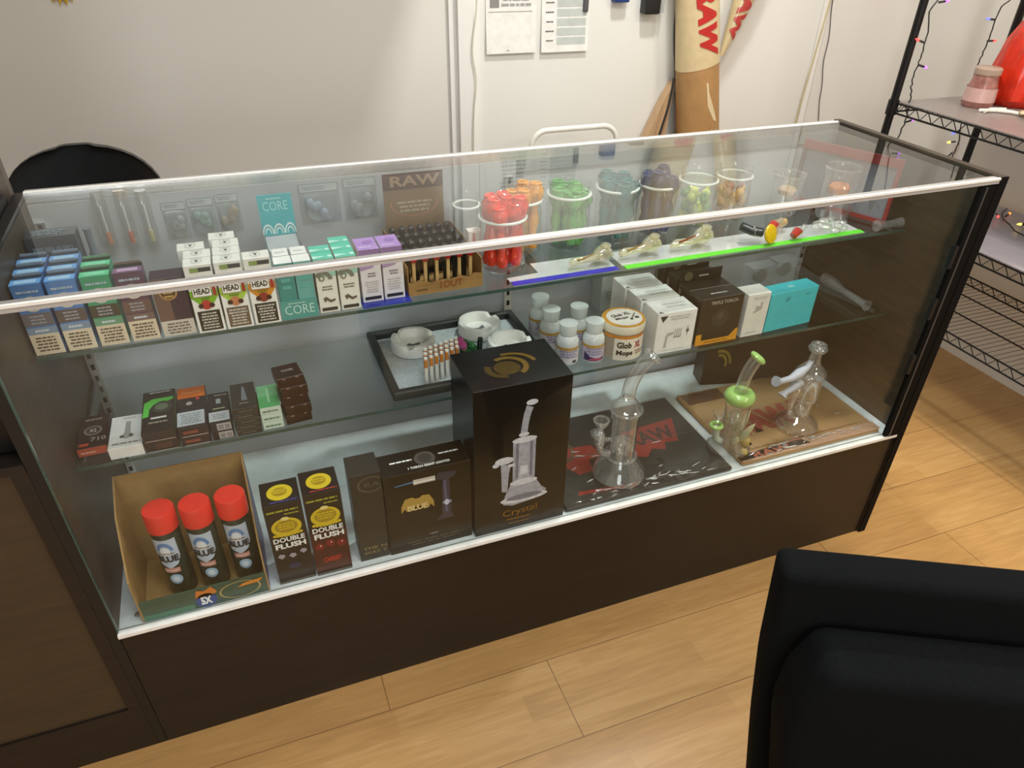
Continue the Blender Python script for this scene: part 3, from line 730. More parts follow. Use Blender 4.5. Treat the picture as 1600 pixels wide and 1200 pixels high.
mb.build('tray_rim', t, (0,0,0))['label'] = 'dark red rim'

# ------------------------------------------------------------------ bagged pipes along the front of the top shelf
def flatbag(name, pts, col, label, h=0.0008, z=U):
    mb = MB(); b = [Vector((p[0], p[1], z)) for p in pts]; n = len(b); film = glassmat('milky_bag', (0.97, 0.97, 0.97), f0=0.08, power=3.0, rough=0.08, body=(0.92, 0.93, 0.93), body_amt=0.5)
    mb.add(b+[p+Vector((0,0,h)) for p in b], [tuple(reversed(range(n))), tuple(range(n, 2*n))]+[(i, (i+1) % n, n+(i+1) % n, n+i) for i in range(n)], film)
    s = mb.build(name, None)
    m2 = MB(); (x0, y0), (x1, y1) = pts[0], pts[1]
    q = [Vector((x0, y0, z+h+0.0003)), Vector((x1, y1, z+h+0.0003)), Vector((x1, y1+0.017, z+h+0.0003)), Vector((x0, y0+0.017, z+h+0.0003))]
    m2.add(q+[p+Vector((0,0,0.001)) for p in q], [(3,2,1,0),(4,5,6,7),(0,1,5,4),(1,2,6,5),(2,3,7,6),(3,0,4,7)], hx(col, 0.3))
    o = m2.build('seal_strip', s); o['label'] = 'coloured seal strip'
    return tag(s, label, 'bag')
flatbag('zip_bag', [(0.795, 0.168), (1.020, 0.170), (1.020, 0.255), (0.862, 0.255), (0.862, 0.21), (0.795, 0.205)], '3a35b0', 'clear zip bag with a blue strip on the front of the top shelf')
flatbag('zip_bag', [(1.035, 0.168), (1.640, 0.176), (1.640, 0.255), (1.035, 0.255)], '5fd430', 'clear zip bag with a bright green strip on the top shelf')
CHAM = glassmat('champagne_glass', (0.93, 0.90, 0.74), f0=0.12, power=2.5, edge=(0.5, 0.45, 0.28), edge_amt=0.9, rough=0.05, body=(0.85, 0.82, 0.66), body_amt=0.28)
def spoonpipe(m, s=1.0, stripe=None):
    mb = MB(); n = 14
    pts = [(0.095*s*k/n, 0.004*math.sin(k*0.7)*s, 0.012*s+0.010*s*(k/n)) for k in range(n+1)]
    rad = [s*r_ for r_ in (0.006, 0.0085, 0.009, 0.008, 0.0075, 0.007, 0.007, 0.0075, 0.0095, 0.0125, 0.0155, 0.018, 0.018, 0.0135, 0.006)]
    mb.tube(pts, rad, m, 16)
    mb.torus((0.080*s, 0, 0.038*s), 0.0075*s, 0.0035*s, m, 14, 8)
    for q in range(9):
        a = q*0.7; mb.ball(((0.078+0.013*math.cos(a))*s, 0.014*math.sin(a)*s, (0.022+0.010*math.sin(a*1.7))*s), 0.0055*s, m, 8)
    if stripe: mb.tube([(0.012*s, -0.006*s, 0.020*s), (0.035*s, -0.003*s, 0.022*s), (0.062*s, -0.002*s, 0.0265*s)], 0.0022*s, stripe, 6)
    return mb
GOLD = hx('8a6a2c', 0.2)
for i, (x, y, s, st, lb) in enumerate(((0.925, 0.197, 0.98, GOLD, 'pale gold glass pipe lying on the blue strip bag'),
                                      (1.040, 0.208, 1.0, GOLD, 'pale gold glass pipe between the blue and green strips'),
                                      (1.162, 0.212, 1.05, hx('7a3214', 0.2), 'pale gold glass pipe with a rust brown streak on the green strip bag'))):
    tag(spoonpipe(CHAM, s, st).build('spoon_pipe', None, (x, y, U+0.0035), (0, 0, 0.10)), lb, 'pipe', 'pale gold glass pipes')
t = root('spoon_pipe', 'yellow disc headed pipe with a black and steel tube', 'pipe', (1.385, 0.186, U+0.003))
mb = MB(); mb.lathe([(0.0,-0.006),(0.013,-0.0055),(0.019,-0.002),(0.0205,0.001),(0.019,0.004),(0.012,0.0055),(0,0.006)], hx('d8b400', 0.35, noise=0.25, nscale=400), (0,0,0), 24, Matrix.Translation((0, 0, 0.0215)) @ Euler((1.25, 0, 0.35)).to_matrix().to_4x4()); mb.build('yellow_disc', t)
mb = MB(); mb.tube([(-0.012, 0.012, 0.022), (-0.035, 0.02, 0.026), (-0.055, 0.03, 0.034)], 0.010, hx('1f2f3a', 0.12), 12); mb.build('black_tube', t)
mb = MB(); mb.torus((0,0,0), 0.0105, 0.0012, STEEL, 16, 6, Matrix.Translation((-0.03, 0.0185, 0.0252)) @ Euler((0, 1.4, -0.3)).to_matrix().to_4x4()); mb.build('steel_ring', t)
for i, (x, y, z, c, lb) in enumerate(((1.405, 0.215, 0.022, 'c23a34', 'upper red glass bead pipe behind the yellow disc'), (1.448, 0.186, 0.012, 'b02f2c', 'lower red glass bead pipe right of the yellow disc'))):
    mb = MB(); mb.tube([(0, 0, 0), (0.012, 0.004, 0.008), (0.024, 0.008, 0.004)], [0.008, 0.010, 0.007], pipeglass(c), 10); mb.tube([(0.024, 0.008, 0.004), (0.045, 0.02, 0.010)], 0.006, CLEAR, 10)
    mb.tube([(0.012, 0.004, 0.008), (0.012, 0.004, 0.0-z+0.0045)], 0.004, CLEAR, 8)
    tag(mb.build('glass_pipe', None, (x, y, U+z)), lb, 'pipe')
mb = MB(); mb.tube([(0, 0, 0), (0.02, 0.01, 0.004), (0.045, 0.012, 0.008)], [0.009, 0.012, 0.008], pipeglass('b89868'), 10)
tag(mb.build('glass_pipe', None, (1.425, 0.232, U+0.014)), 'tan glass pipe between the two red ones', 'pipe')
mb = MB(); Rn = random.Random(3)
for k in range(14): mb.ball((Rn.uniform(0, 0.10), Rn.uniform(0, 0.045), 0.008+Rn.uniform(0, 0.014)), Rn.uniform(0.006, 0.011), CLEAR, 10, None, (1.3, 1, 0.7))
mb.tube([(0.02, 0.0, 0.012), (0.03, 0.0, 0.034), (0.045, 0.005, 0.030), (0.05, 0.006, 0.012)], 0.002, CLEAR, 6)
tag(mb.build('bagged_glassware', None, (1.500, 0.182, U+0.003)), 'crumpled clear bag of clear glass bits on the green strip bag', 'bag')
mb = MB(); mb.tube([(0,0,0.012),(0.03,0.0,0.012),(0.07,0.0,0.012)], [0.013, 0.008, 0.012], CLEAR, 14)
tag(mb.build('glass_adapter', None, (1.672, 0.178, U)), 'clear glass adapter lying past the right end of the green strip', 'glass fitting')
t = root('glass_tube', 'upright clear glass tube by the right panel on the top shelf', 'glass tube', (1.716, 0.245, U))
MB().lathe([(0.012,0),(0.013,0.004),(0.012,0.07),(0.014,0.074)], CLEAR, n=16, cap=False).build('tube', t)
MB().tube([(0.0,-0.012,0.035),(0.0,-0.022,0.038)], [0.004, 0.006], CLEAR, 10).build('side_knob', t)

# ------------------------------------------------------------------ middle shelf, left
def put(mb, name, loc, rz, label, cat='carton', group=None):
    return tag(mb.build(name, None, loc, (0, 0, rz)), label, cat, group)
mb, F, Tp, Lf, Rt = cartonmb(0.048, 0.100, 0.018, hx('2a1c18'))
F.rect(0.02, 0.1, 0.98, 0.95, hx('b8543c')); F.lines(0.1, 0.3, 0.6, 0.6, 1, hx('e0b8a4'), 2)
Tp.disc(0.5, 0.5, 0.30, hx('8a8078')); Tp.disc(0.5, 0.5, 0.24, hx('3a302c'), 2); Tp.text('X2', 0.38, 0.44, 0.62, 0.54, hx('c9c0b8'), 3)
Tp.text('710', 0.45, 0.16, 0.95, 0.28, hx('a89c94'), 2); Tp.rect(0.1, 0.04, 0.4, 0.12, hx('c04432'), 2); Tp.lines(0.2, 0.8, 0.8, 0.9, 1, hx('8a7c74'))
put(mb, 'small_carton', (0.003, 0.168, MZ), 0.02, 'dark brown 710 carton lying at the far left of the middle shelf')
mb, F, Tp, Lf, Rt = cartonmb(0.054, 0.098, 0.022, hx('eceae6'))
Tp.poly([(0.5, 0.25), (0.7, 0.3), (0.62, 0.45), (0.6, 0.8), (0.45, 0.8), (0.44, 0.45), (0.35, 0.32)], hx('a9a6a2')); Tp.disc(0.38, 0.33, 0.07, hx('55514e'), 2); Tp.disc(0.65, 0.34, 0.07, hx('55514e'), 2)
Tp.lines(0.1, 0.08, 0.95, 0.16, 1, hx('8f8b86')); Tp.lines(0.35, 0.88, 0.75, 0.93, 1, hx('b3b0ac'))
put(mb, 'small_carton', (0.054, 0.144, MZ), -0.02, 'white carton with a grey coil drawing lying on the middle shelf')
mb, F, Tp, Lf, Rt = cartonmb(0.054, 0.135, 0.040, hx('2a2420', 0.3))
F.rect(0.05, 0.55, 0.95, 0.58, hx('c9beb0')); F.rect(0.02, 0.0, 0.98, 0.04, hx('b0a89c')); F.rect(0.3, 0.12, 0.8, 0.42, hx('4a342a'))
Tp.poly([(0.02, 0.36), (0.2, 0.38), (0.22, 0.55), (0.35, 0.66), (0.8, 0.70), (0.95, 0.74), (0.94, 0.80), (0.3, 0.80), (0.06, 0.72)], hx('5fd050')); Tp.disc(0.62, 0.56, 0.30, hx('3a4238'), 3, 0.15); Tp.disc(0.6, 0.57, 0.2, hx('66725f'), 4, 0.08)
Tp.rect(0.28, 0.30, 0.75, 0.34, WHT, 3); Tp.lines(0.2, 0.18, 0.8, 0.25, 1, hx('a8a398'), 3); Tp.lines(0.2, 0.92, 0.9, 0.97, 1, WHT, 3); Rt.rect(0.0, 0.9, 1, 1.0, hx('7fae6c'))
put(mb, 'vape_carton', (0.1105, 0.144, MZ), 0.0, 'dark brown carton with a bright green swoosh on the middle shelf')
BOX_OR = None
for k in range(2):
    mb, F, Tp, Lf, Rt = cartonmb(0.049, 0.135 if k else 0.10, 0.0185, hx('261f24', 0.3))
    F.rect(0.15, 0.35, 0.65, 0.65, hx('8a4a34')); F.rect(0.1, 0.02, 0.95, 0.10, hx('b8ada2'))
    if k:
        Tp.rect(0.02, 0.72, 0.98, 0.99, hx('f07a20', 0.35)); Tp.lines(0.15, 0.82, 0.85, 0.88, 1, hx('ffb070'), 2); Tp.rect(0.0, 0.05, 0.92, 0.38, hx('cdd4da', 0.3)); Tp.lines(0.08, 0.09, 0.85, 0.34, 5, hx('9aa2aa'), 2)
        Tp.ring(0.42, 0.57, 0.11, 0.35, hx('c9c4c0'), 2); Tp.rect(0.36, 0.53, 0.48, 0.62, hx('c9c4c0'), 2); Tp.disc(0.72, 0.67, 0.07, hx('e85a5a'), 2)
    put(mb, 'vape_carton', (0.1675, 0.1425, MZ+k*0.0188), 0.0, ('lower dark carton under the one with the orange end', 'dark carton with an orange end and silver label, upper of its stack')[k])
for k in range(2):
    mb, F, Tp, Lf, Rt = cartonmb(0.036, 0.10 if k else 0.06, 0.018, hx('1b1b20', 0.3))
    if k:
        Tp.rect(0.0, 0.05, 0.95, 0.35, hx('d5d8dc')); Tp.lines(0.1, 0.1, 0.85, 0.3, 3, hx('a0a6aa'), 2); Tp.rect(0.38, 0.62, 0.6, 0.78, hx('9a9ea0')); Tp.lines(0.2, 0.42, 0.8, 0.48, 1, hx('c9d0a0'), 2); Tp.lines(0.3, 0.86, 0.95, 0.93, 1, hx('9a9a90'), 2)
    else: pass
    F.rect(0.3, 0.1, 0.95, 0.9, hx('b5b3b2')); F.rect(0.36, 0.2, 0.6, 0.75, hx('8a8886'), 2); F.rect(0.66, 0.2, 0.9, 0.75, hx('8a8886'), 2)
    put(mb, 'vape_carton', (0.2195, 0.143, MZ+k*0.0183), 0.0, ('lower black carton with grey squares beside the orange ended carton', 'black carton with a silver label, upper of its stack of two')[k])
proto = None
for k in range(5):
    if proto is None:
        mb, F, Tp, Lf, Rt = cartonmb(0.042, 0.085, 0.0112, hx('34322e', 0.3))
        Tp.poly([(0.4, 0.3), (0.65, 0.3), (0.6, 0.6), (0.55, 0.85), (0.48, 0.85), (0.44, 0.6)], hx('7d8288')); Tp.lines(0.3, 0.15, 0.7, 0.22, 1, hx('9a9a94'), 2); F.lines(0.2, 0.3, 0.8, 0.7, 1, hx('6a655c'), 2)
        proto = put(mb, 'coil_carton', (0.2605, 0.142, MZ), 0.0, 'dark grey coil carton at the bottom of the tall grey stack', 'carton', 'dark grey coil cartons')
    else: dup(proto, (0.2605+(-0.001, .002, -.001, .001)[k-1], 0.142, MZ+0.0115*k), None, 'dark grey coil carton, %s of the tall grey stack' % ('second from the bottom', 'middle one', 'second from the top', 'topmost')[k-1])
proto = None
for k in range(3):
    if proto is None:
        mb, F, Tp, Lf, Rt = cartonmb(0.036, 0.075, 0.0155, hx('cfe0d0'))
        Tp.rect(0, 0, 1, 0.5, hx('5cba72')); Tp.rect(0, 0.5, 1, 1, hx('7fc48c')); Tp.rect(0.45, 0.2, 0.55, 0.85, hx('a8dcb0'), 2); F.lines(0.1, 0.25, 0.9, 0.7, 1, hx('6f8a74'), 2)
        proto = put(mb, 'green_carton', (0.3055, 0.146, MZ), 0.0, 'lowest of the three flat green and white cartons', 'carton', 'green and white cartons')
    else: dup(proto, (0.3055, 0.146, MZ+0.0158*k), None, ('middle of the three flat green and white cartons', 'topmost of the three flat green and white cartons')[k-1])
proto = None
for k in range(5):
    if proto is None:
        mb, F, Tp, Lf, Rt = cartonmb(0.046, 0.046, 0.0195, hx('2b1715', 0.3))
        Tp.text('NOIR', 0.3, 0.45, 0.75, 0.6, hx('b8a8a4'), 2, 0.02)
        for a in (0.2, 0.7): F.rect(a, 0.85, a+0.12, 0.92, hx('c9a09a'))
        proto = put(mb, 'noir_carton', (0.3470, 0.148, MZ), 0.10, 'dark maroon carton at the bottom of the tall maroon stack', 'carton', 'maroon cartons in a stack')
    else: dup(proto, (0.3470+(0.002, -0.001, 0.001, -.003)[k-1], 0.148, MZ+0.0198*k), (0, 0, (0.05, 0.12, 0.06, 0.12)[k-1]), 'dark maroon carton, %s of the tall maroon stack' % ('second from the bottom', 'middle one', 'second from the top', 'topmost')[k-1])

# ------------------------------------------------------------------ middle shelf, tray with ashtrays
TX0, TX1, TY0, TY1 = 0.547, 0.885, 0.155, 0.415
t = root('rolling_tray', 'black rimmed tray with white inside holding ashtrays on the middle shelf', 'tray', (TX0, TY0, MZ))
w_, d_ = TX1-TX0, TY1-TY0
def trapring(o0, o1, z0, z1, m):
    mb = MB(); a = [(o0, o0, z0), (w_-o0, o0, z0), (w_-o0, d_-o0, z0), (o0, d_-o0, z0)]; b = [(o1, o1, z1), (w_-o1, o1, z1), (w_-o1, d_-o1, z1), (o1, d_-o1, z1)]
    mb.add(a+b, [(i, (i+1) % 4, 4+(i+1) % 4, 4+i) for i in range(4)], m); return mb
DKR = hx('33332f', 0.5)
mb = MB(); mb.rbox((0, 0, 0), (w_, 0.016, 0.020), 0.004, DKR); mb.rbox((0, d_-0.016, 0), (w_, d_, 0.020), 0.004, DKR); mb.rbox((0, 0.010, 0), (0.016, d_-0.010, 0.0199), 0.004, DKR); mb.rbox((w_-0.016, 0.010, 0), (w_, d_-0.010, 0.0199), 0.004, DKR)
mb.build('tray_rim', t)
MB().box((0.012, 0.012, 0.001), (w_-0.012, d_-0.012, 0.004), mat('tray_print', srgb('c6cdd0'), 0.35, noise=0.12, nscale=160)).build('tray_base', t)
ASH = mat('white_stone', srgb('f8f7f2'), 0.35, noise=0.05)
def ashtray():
    mb = MB(); n = 40; R = 0.047; prof = [(R*0.92, 0), (R, 0.004), (R, 0.028), (R*0.97, 0.030), (R*0.80, 0.030), (R*0.76, 0.028), (R*0.66, 0.012), (0.0001, 0.010)]
    vs = []; fs = []
    for i, (rr, z) in enumerate(prof):
        for k in range(n):
            a = 2*PI*k/n; zz = z
            if 2 <= i <= 5:
                for c0 in (2.2, 4.3, 0.1):
                    d = abs((a-c0+PI) % (2*PI)-PI)
                    if d < 0.16: zz = z-0.010*(1-d/0.16)**0.5
            vs.append((rr*math.cos(a), rr*math.sin(a), zz))
    for i in range(len(prof)-1):
        for k in range(n): k2 = (k+1) % n; fs.append((i*n+k, i*n+k2, (i+1)*n+k2, (i+1)*n+k))
    mb.add(vs, fs, ASH, True); mb.lathe([(R*0.92, 0.0), (R*0.9, 0.0005)], ASH, n=n)
    Face(mb, (-0.02, -0.02, 0.0108), (1,0,0), (0,1,0), 0.04, 0.04).poly([(0.1, 0.5), (0.3, 0.7), (0.5, 0.55), (0.9, 0.65), (0.8, 0.35), (0.4, 0.4)], hx('66696a'))
    return mb
p = tag(ashtray().build('ashtray', None, (0.632, 0.335, MZ+0.0042)), 'white round ashtray at the left end of the black rimmed tray', 'ashtray', 'white ashtrays')
dup(p, (0.788, 0.358, MZ+0.0042), (0, 0, 0.5), 'white round ashtray at the rear right of the black rimmed tray')
dup(p, (0.822, 0.258, MZ+0.0042), (0, 0, 2.2), 'white ashtray half hidden behind the tall black box')
proto = None
Rn = random.Random(9)
for j in range(3):
    for k in range(7):
        loc = (0.6215+k*0.0118+j*0.004, 0.187+j*0.017+k*0.004, MZ+0.0042+(0.004 if (k+j) % 3 == 0 else 0)*0)
        if proto is None:
            proto = root('cigarette_pipe', 'orange ended cigarette pipe, front row on the tray, first from the left', 'pipe', loc, (0, 0, 0), 'cigarette shaped pipes')
            MB().tube([(0,0,0),(0,0,0.042)], 0.004, hx('e4e2da'), 10).build('white_stem', proto)
            MB().tube([(0,0,0.0421),(0,0,0.060)], 0.0041, hx('c8813a'), 10).build('orange_end', proto)
            MB().tube([(0,0,0.0601),(0,0,0.064)], 0.0036, hx('f3efe6', 0.2), 10).build('tip', proto)
        else: dup(proto, loc, None, 'orange ended cigarette pipe, %s row on the tray, %s from the left' % (('front', 'middle', 'back')[j], ORD[k]))
mb = MB(); Rn = random.Random(11)
for k in range(5): mb.ball((-0.016+Rn.uniform(-.006, .006), Rn.uniform(-.008, .008), 0.030+Rn.uniform(-.006, .006)), 0.009, hx('c0508a'), 8)
for k in range(7): mb.ball((0.008+Rn.uniform(-.014, .014), Rn.uniform(-.01, .01), 0.014+Rn.uniform(-.006, .010)), 0.009, hx(('2c5a34', '3f7a4a', 'b89a80')[k % 3], 0.2), 8)
mb.tube([(0.026, 0, 0), (0.028, 0, 0.034)], 0.006, hx('1c241e', 0.2), 8); mb.lathe([(0.02, 0), (0.018, 0.012)], hx('24402c', 0.2), n=14)
tag(mb.build('figurine_pipe', None, (0.735, 0.276, MZ+0.0042)), 'small pink and green figure shaped pipe between the ashtrays', 'pipe')

# ------------------------------------------------------------------ middle shelf, right
CAPW = glassmat('frosted_white', (0.8, 0.85, 0.84), f0=0.05, rough=0.2, body=(0.86, 0.9, 0.88), body_amt=0.75)
vial = root('vial_bottle', 'white capped bottle in front left of the tub, label mostly white', 'bottle', (0.927, 0.192, MZ), (0,0,0), 'white capped bottles')
MB().lathe([(0.0225,0),(0.024,0.003),(0.024,0.043),(0.0235,0.052),(0.019,0.060),(0.0165,0.0625)], CAPW, n=24).build('bottle_body', vial)
MB().lathe([(0.0165,0.0627),(0.0175,0.066),(0.0195,0.084),(0.0195,0.089),(0.016,0.0905)], CAPW, n=24).build('cap', vial)
def label_wrap(R, z0, z1, c0, c1=None):
    mb = MB(); mb.lathe([(R, z0), (R, z1)], hx(c0), n=32, cap=False)
    mb.lathe([(R+0.0002, z1-0.006), (R+0.0002, z1)], hx('c79c44'), n=32, cap=False)
    def warp(a, b, l): 
        an = -PI/2-0.30+(a-0.5)*1.9; return Vector(((R+0.0003+0.0001*l)*math.cos(an), (R+0.0003+0.0001*l)*math.sin(an), z0+(z1-z0)*b))
    F = Face(mb, (0,0,0), (1,0,0), (0,0,1), R*1.9, z1-z0, None, warp)
    F.lines(0.05, 0.35, 0.95, 0.85, 3, hx('9a8fb0'), 1, 0.6, 4)
    if c1: F.poly([(0.0, 0.05), (0.35, 0.02), (0.7, 0.02), (1.0, 0.05), (1, 0.25), (0.6, 0.2), (0.3, 0.3), (0, 0.6)], hx(c1), 2); F.poly([(0.2, 0.06), (0.8, 0.06), (0.95, 0.2), (0.4, 0.22)], hx('b0506a'), 3)
    else: F.rect(0.7, 0.05, 0.9, 0.2, hx('3a3444'), 2)
    return mb
label_wrap(0.0244, 0.004, 0.042, 'dcd6dc').build('label', vial)
v2 = root('vial_bottle', 'white capped bottle with a purple and pink label touching the tub', 'bottle', (0.983, 0.184, MZ), (0,0,0), 'white capped bottles')
for ch in list(vial.children)[:2]:
    c = ch.copy(); COL.objects.link(c); c.parent = v2
label_wrap(0.0244, 0.004, 0.042, 'cbc4d4', '4c3f66').build('label', v2)
for loc, lb in (((0.918, 0.262, MZ), 'white capped bottle behind the front left bottle'), ((0.980, 0.255, MZ), 'white capped bottle behind the purple labelled one'), ((0.919, 0.325, MZ), 'rearmost white capped bottle, blue at the foot')):
    dup(vial, loc, (0, 0, 0.4), lb)
# mop tub
tb = root('swab_tub', 'round tub of brown swabs lettered Glob XL Mops', 'tub', (1.053, 0.190, MZ))
R = 0.0445
MB().lathe([(R*0.94,0),(R*0.97,0.003),(R,0.062)], glassmat('tub_plastic', (0.88, 0.86, 0.8), f0=0.05, rough=0.1, body=(0.8, 0.74, 0.62), body_amt=0.45), n=40).build('tub_body', tb)
mb = MB(); mb.lathe([(R*1.04,0.0625),(R*1.06,0.066),(R*1.06,0.078),(R*1.03,0.0805)], mat('cream_lid', srgb('e2dcc8'), 0.35), n=40)
F = Face(mb, (-R, -R, 0.0806), (1,0,0), (0,1,0), 2*R, 2*R); F.disc(0.5, 0.5, 0.515, hx('d99c3a'), 1, n=40); F.disc(0.52, 0.5, 0.43, hx('ece8e0'), 2, n=40)
F.text('Glob XL', 0.22, 0.56, 0.74, 0.70, hx('1f1c1a'), 3, 0.03, 0.10); F.text('Mops', 0.26, 0.38, 0.60, 0.51, hx('1f1c1a'), 3, 0.03, 0.10)
F.poly([(0.62, 0.36), (0.84, 0.62), (0.86, 0.60), (0.64, 0.34)], hx('4a4640'), 3); F.disc(0.80, 0.40, 0.055, hx('4a4640'), 3); F.disc(0.64, 0.35, 0.04, hx('4a4640'), 3)
mb.build('lid', tb)
mb = MB()
def warp(a, b, l):
    an = -PI/2-0.28+(a-0.5)*2.3; rr = R+0.0012+0.0003*l; return Vector((rr*math.cos(an), rr*math.sin(an), 0.002+0.058*b))
F = Face(mb, (0,0,0), (1,0,0), (0,0,1), R*2.3, 0.058, None, warp)
F.rect(0.26, 0.0, 1.0, 0.88, hx('e9e2d4'), 1); F.rect(0.0, 0.86, 1.0, 1.0, hx('c9822c'), 1)
F.text('Glob', 0.32, 0.50, 0.62, 0.76, hx('1f1c1a'), 3, 0.04); F.text('XL', 0.68, 0.50, 0.84, 0.76, hx('a02a2c'), 3, 0.04); F.text('Mops', 0.32, 0.16, 0.66, 0.42, hx('1f1c1a'), 3, 0.04)
F.lines(0.7, 0.2, 0.95, 0.4, 2, hx('8a6a50'), 2)
mb.build('label', tb)
mb = MB()
for k in range(14):
    a = 2*PI*k/14; mb.tube([(0.036*math.cos(a), 0.036*math.sin(a), 0.004), (0.036*math.cos(a), 0.036*math.sin(a), 0.058)], 0.003, hx(('7a4a34', 'cbb79c')[k % 2]), 6)
tag(mb.build('swab_bundle', None, (1.053, 0.190, MZ)), 'brown and cream swabs seen through the tub wall', 'swabs', None, 'stuff')
# white cartons
proto = None
for k in range(3):
    loc = (1.111-0.004*k, 0.148+k*0.066, MZ); 
    if proto is None:
        mb, F, Tp, Lf, Rt = cartonmb(0.094, 0.062, 0.098, hx('eeeeea', 0.5))
        F.tx = None
        F.poly([(0.06, 0.93), (0.26, 0.93), (0.14, 0.78)], hx('2e2e2c')); F.lines(0.3, 0.80, 0.85, 0.92, 2, hx('c3c2bc'))
        F.poly([(0.24, 0.14), (0.30, 0.14), (0.32, 0.42), (0.46, 0.46), (0.46, 0.52), (0.30, 0.50), (0.26, 0.42)], hx('b4b4b0')); 
        for q in range(4): F.rect(0.48+0.05*q, 0.40, 0.51+0.05*q, 0.58, hx('b8b8b4'))
        F.rect(0.46, 0.36, 0.66, 0.40, hx('a8a8a4')); F.disc(0.82, 0.5, 0.05, hx('a8a8a4')); F.rect(0.8, 0.38, 0.83, 0.62, hx('b8b8b4')); F.lines(0.2, 0.06, 0.8, 0.10, 1, hx('cfcfca'))
        Tp.lines(0.3, 0.3, 0.9, 0.7, 2, hx('d3d4d0')); Tp.poly([(0.02, 0.02), (0.16, 0.02), (0.08, 0.14)], hx('5a5a56'))
        proto = put(mb, 'white_carton', loc, -0.02, 'frontmost large white carton with a grey drawing of a quartz banger', 'carton', 'large white cartons')
    else: dup(proto, loc, None, ('middle', 'rear')[k-1] + ' large white carton in the row behind the banger drawing')
mb, F, Tp, Lf, Rt = cartonmb(0.095, 0.05, 0.128, hx('a9aaa2')); F.lines(0.1, 0.2, 0.5, 0.4, 3, hx('8f9089'))
put(mb, 'grey_carton', (1.093, 0.370, MZ), 0, 'taller pale grey carton behind the large white cartons')
# black torch displays
proto = None
for k in range(4):
    loc = (1.217+0.001*k, 0.152+k*0.052, MZ)
    if k == 0:
        mb, F, Tp, Lf, Rt = cartonmb(0.108, 0.048, 0.112, hx('24221d', 0.35))
        F.rect(0.0, 0.0, 1, 0.10, hx('dd9a24')); F.rect(0.0, 0.10, 0.13, 0.24, hx('dd9a24')); F.poly([(0.80, 0.10), (1, 0.10), (1, 0.26), (0.93, 0.24)], hx('dd9a24')); F.rect(0.13, 0.10, 0.8, 0.2, hx('2a2018'))
        F.lines(0.2, 0.03, 0.8, 0.07, 1, hx('8a5a1c'), 2); F.text('TRIPLE TORCH', 0.22, 0.86, 0.85, 0.93, hx('b9b6a8'), 2, 0.01); F.disc(0.5, 0.55, 0.2, hx('37342c'), 2); F.disc(0.5, 0.6, 0.08, hx('4a463c'), 3)
        Tp.lines(0.3, 0.3, 0.7, 0.5, 1, hx('c9c9c4'))
        put(mb, 'torch_carton', loc, 0, 'black torch carton with an orange foot, frontmost of its row')
        mb, F, Tp, Lf, Rt = cartonmb(0.108, 0.044, 0.110, hx('20201e', 0.35))
        mb.box((0, 0.042, 0.110), (0.108, 0.044, 0.135), hx('1b1b1a')); F2 = Face(mb, (0, 0.0418, 0.110), (1,0,0), (0,0,1), 0.108, 0.025); F2.disc(0.2, 0.5, 0.10, hx('5f5f45')); F2.rect(0.45, 0.35, 0.68, 0.5, hx('b9b9b2')); Lf.rect(0.1, 0.3, 0.3, 0.9, hx('7c7c78'))
    else:
        if proto is None: proto = put(mb, 'torch_carton', loc, 0, 'open black torch carton second in the row behind the orange foot', 'carton', 'open black torch cartons')
        else: dup(proto, (loc[0], loc[1], MZ), None, 'open black torch carton, %s in the row' % ('third', 'last')[k-2], None, (1, 1, 1+0.04*(k-1)))
mb, F, Tp, Lf, Rt = cartonmb(0.060, 0.045, 0.104, hx('e6e4de', 0.5)); F.poly([(0.35, 0.6), (0.42, 0.6), (0.42, 0.72), (0.62, 0.70), (0.62, 0.80), (0.70, 0.8), (0.7, 0.62), (0.35, 0.54)], hx('b0afa8')); F.lines(0.25, 0.86, 0.9, 0.94, 2, hx('c0bfb8')); F.lines(0.2, 0.06, 0.7, 0.12, 1, hx('c4c3bc'))
put(mb, 'white_carton', (1.337, 0.152, MZ), 0, 'narrow white carton between the black torch carton and the turquoise box')
mb, F, Tp, Lf, Rt = cartonmb(0.136, 0.042, 0.094, hx('3ec4cf', 0.4)); F.poly([(0.34, 0.85), (0.42, 0.85), (0.40, 0.74), (0.33, 0.72)], hx('2f9aa6')); F.rect(0.75, 0.82, 0.84, 0.86, hx('2f9aa6')); Tp.rect(0.45, 0.35, 0.58, 0.6, hx('8fe4ea'))
put(mb, 'turquoise_box', (1.402, 0.154, MZ), 0.06, 'plain turquoise box at the right end of the middle shelf', 'box')
for k, (x, y) in enumerate(((1.50, 0.345), (1.585, 0.36))):
    t = root('clear_package', ('left', 'right')[k] + ' clear plastic package with a grey disc behind the turquoise box', 'package', (x, y, MZ))
    MB().box((0, 0, 0), (0.075, 0.04, 0.060), POLY).build('package_shell', t)
    MB().tube([(0.037, 0.012, 0.032), (0.037, 0.022, 0.032)], 0.019, hx('777a76'), 20).build('disc', t)
mb = MB(); mb.tube([(0, 0, 0), (-0.005, -0.04, 0.0), (-0.010, -0.08, 0), (-0.012, -0.15, 0), (-0.012, -0.165, 0)], [0.014, 0.016, 0.009, 0.010, 0.014], CLEAR, 14)
tag(mb.build('glass_pipe', None, (1.715, 0.325, MZ+0.0162)), 'clear glass pipe lying by the right panel on the middle shelf', 'pipe')

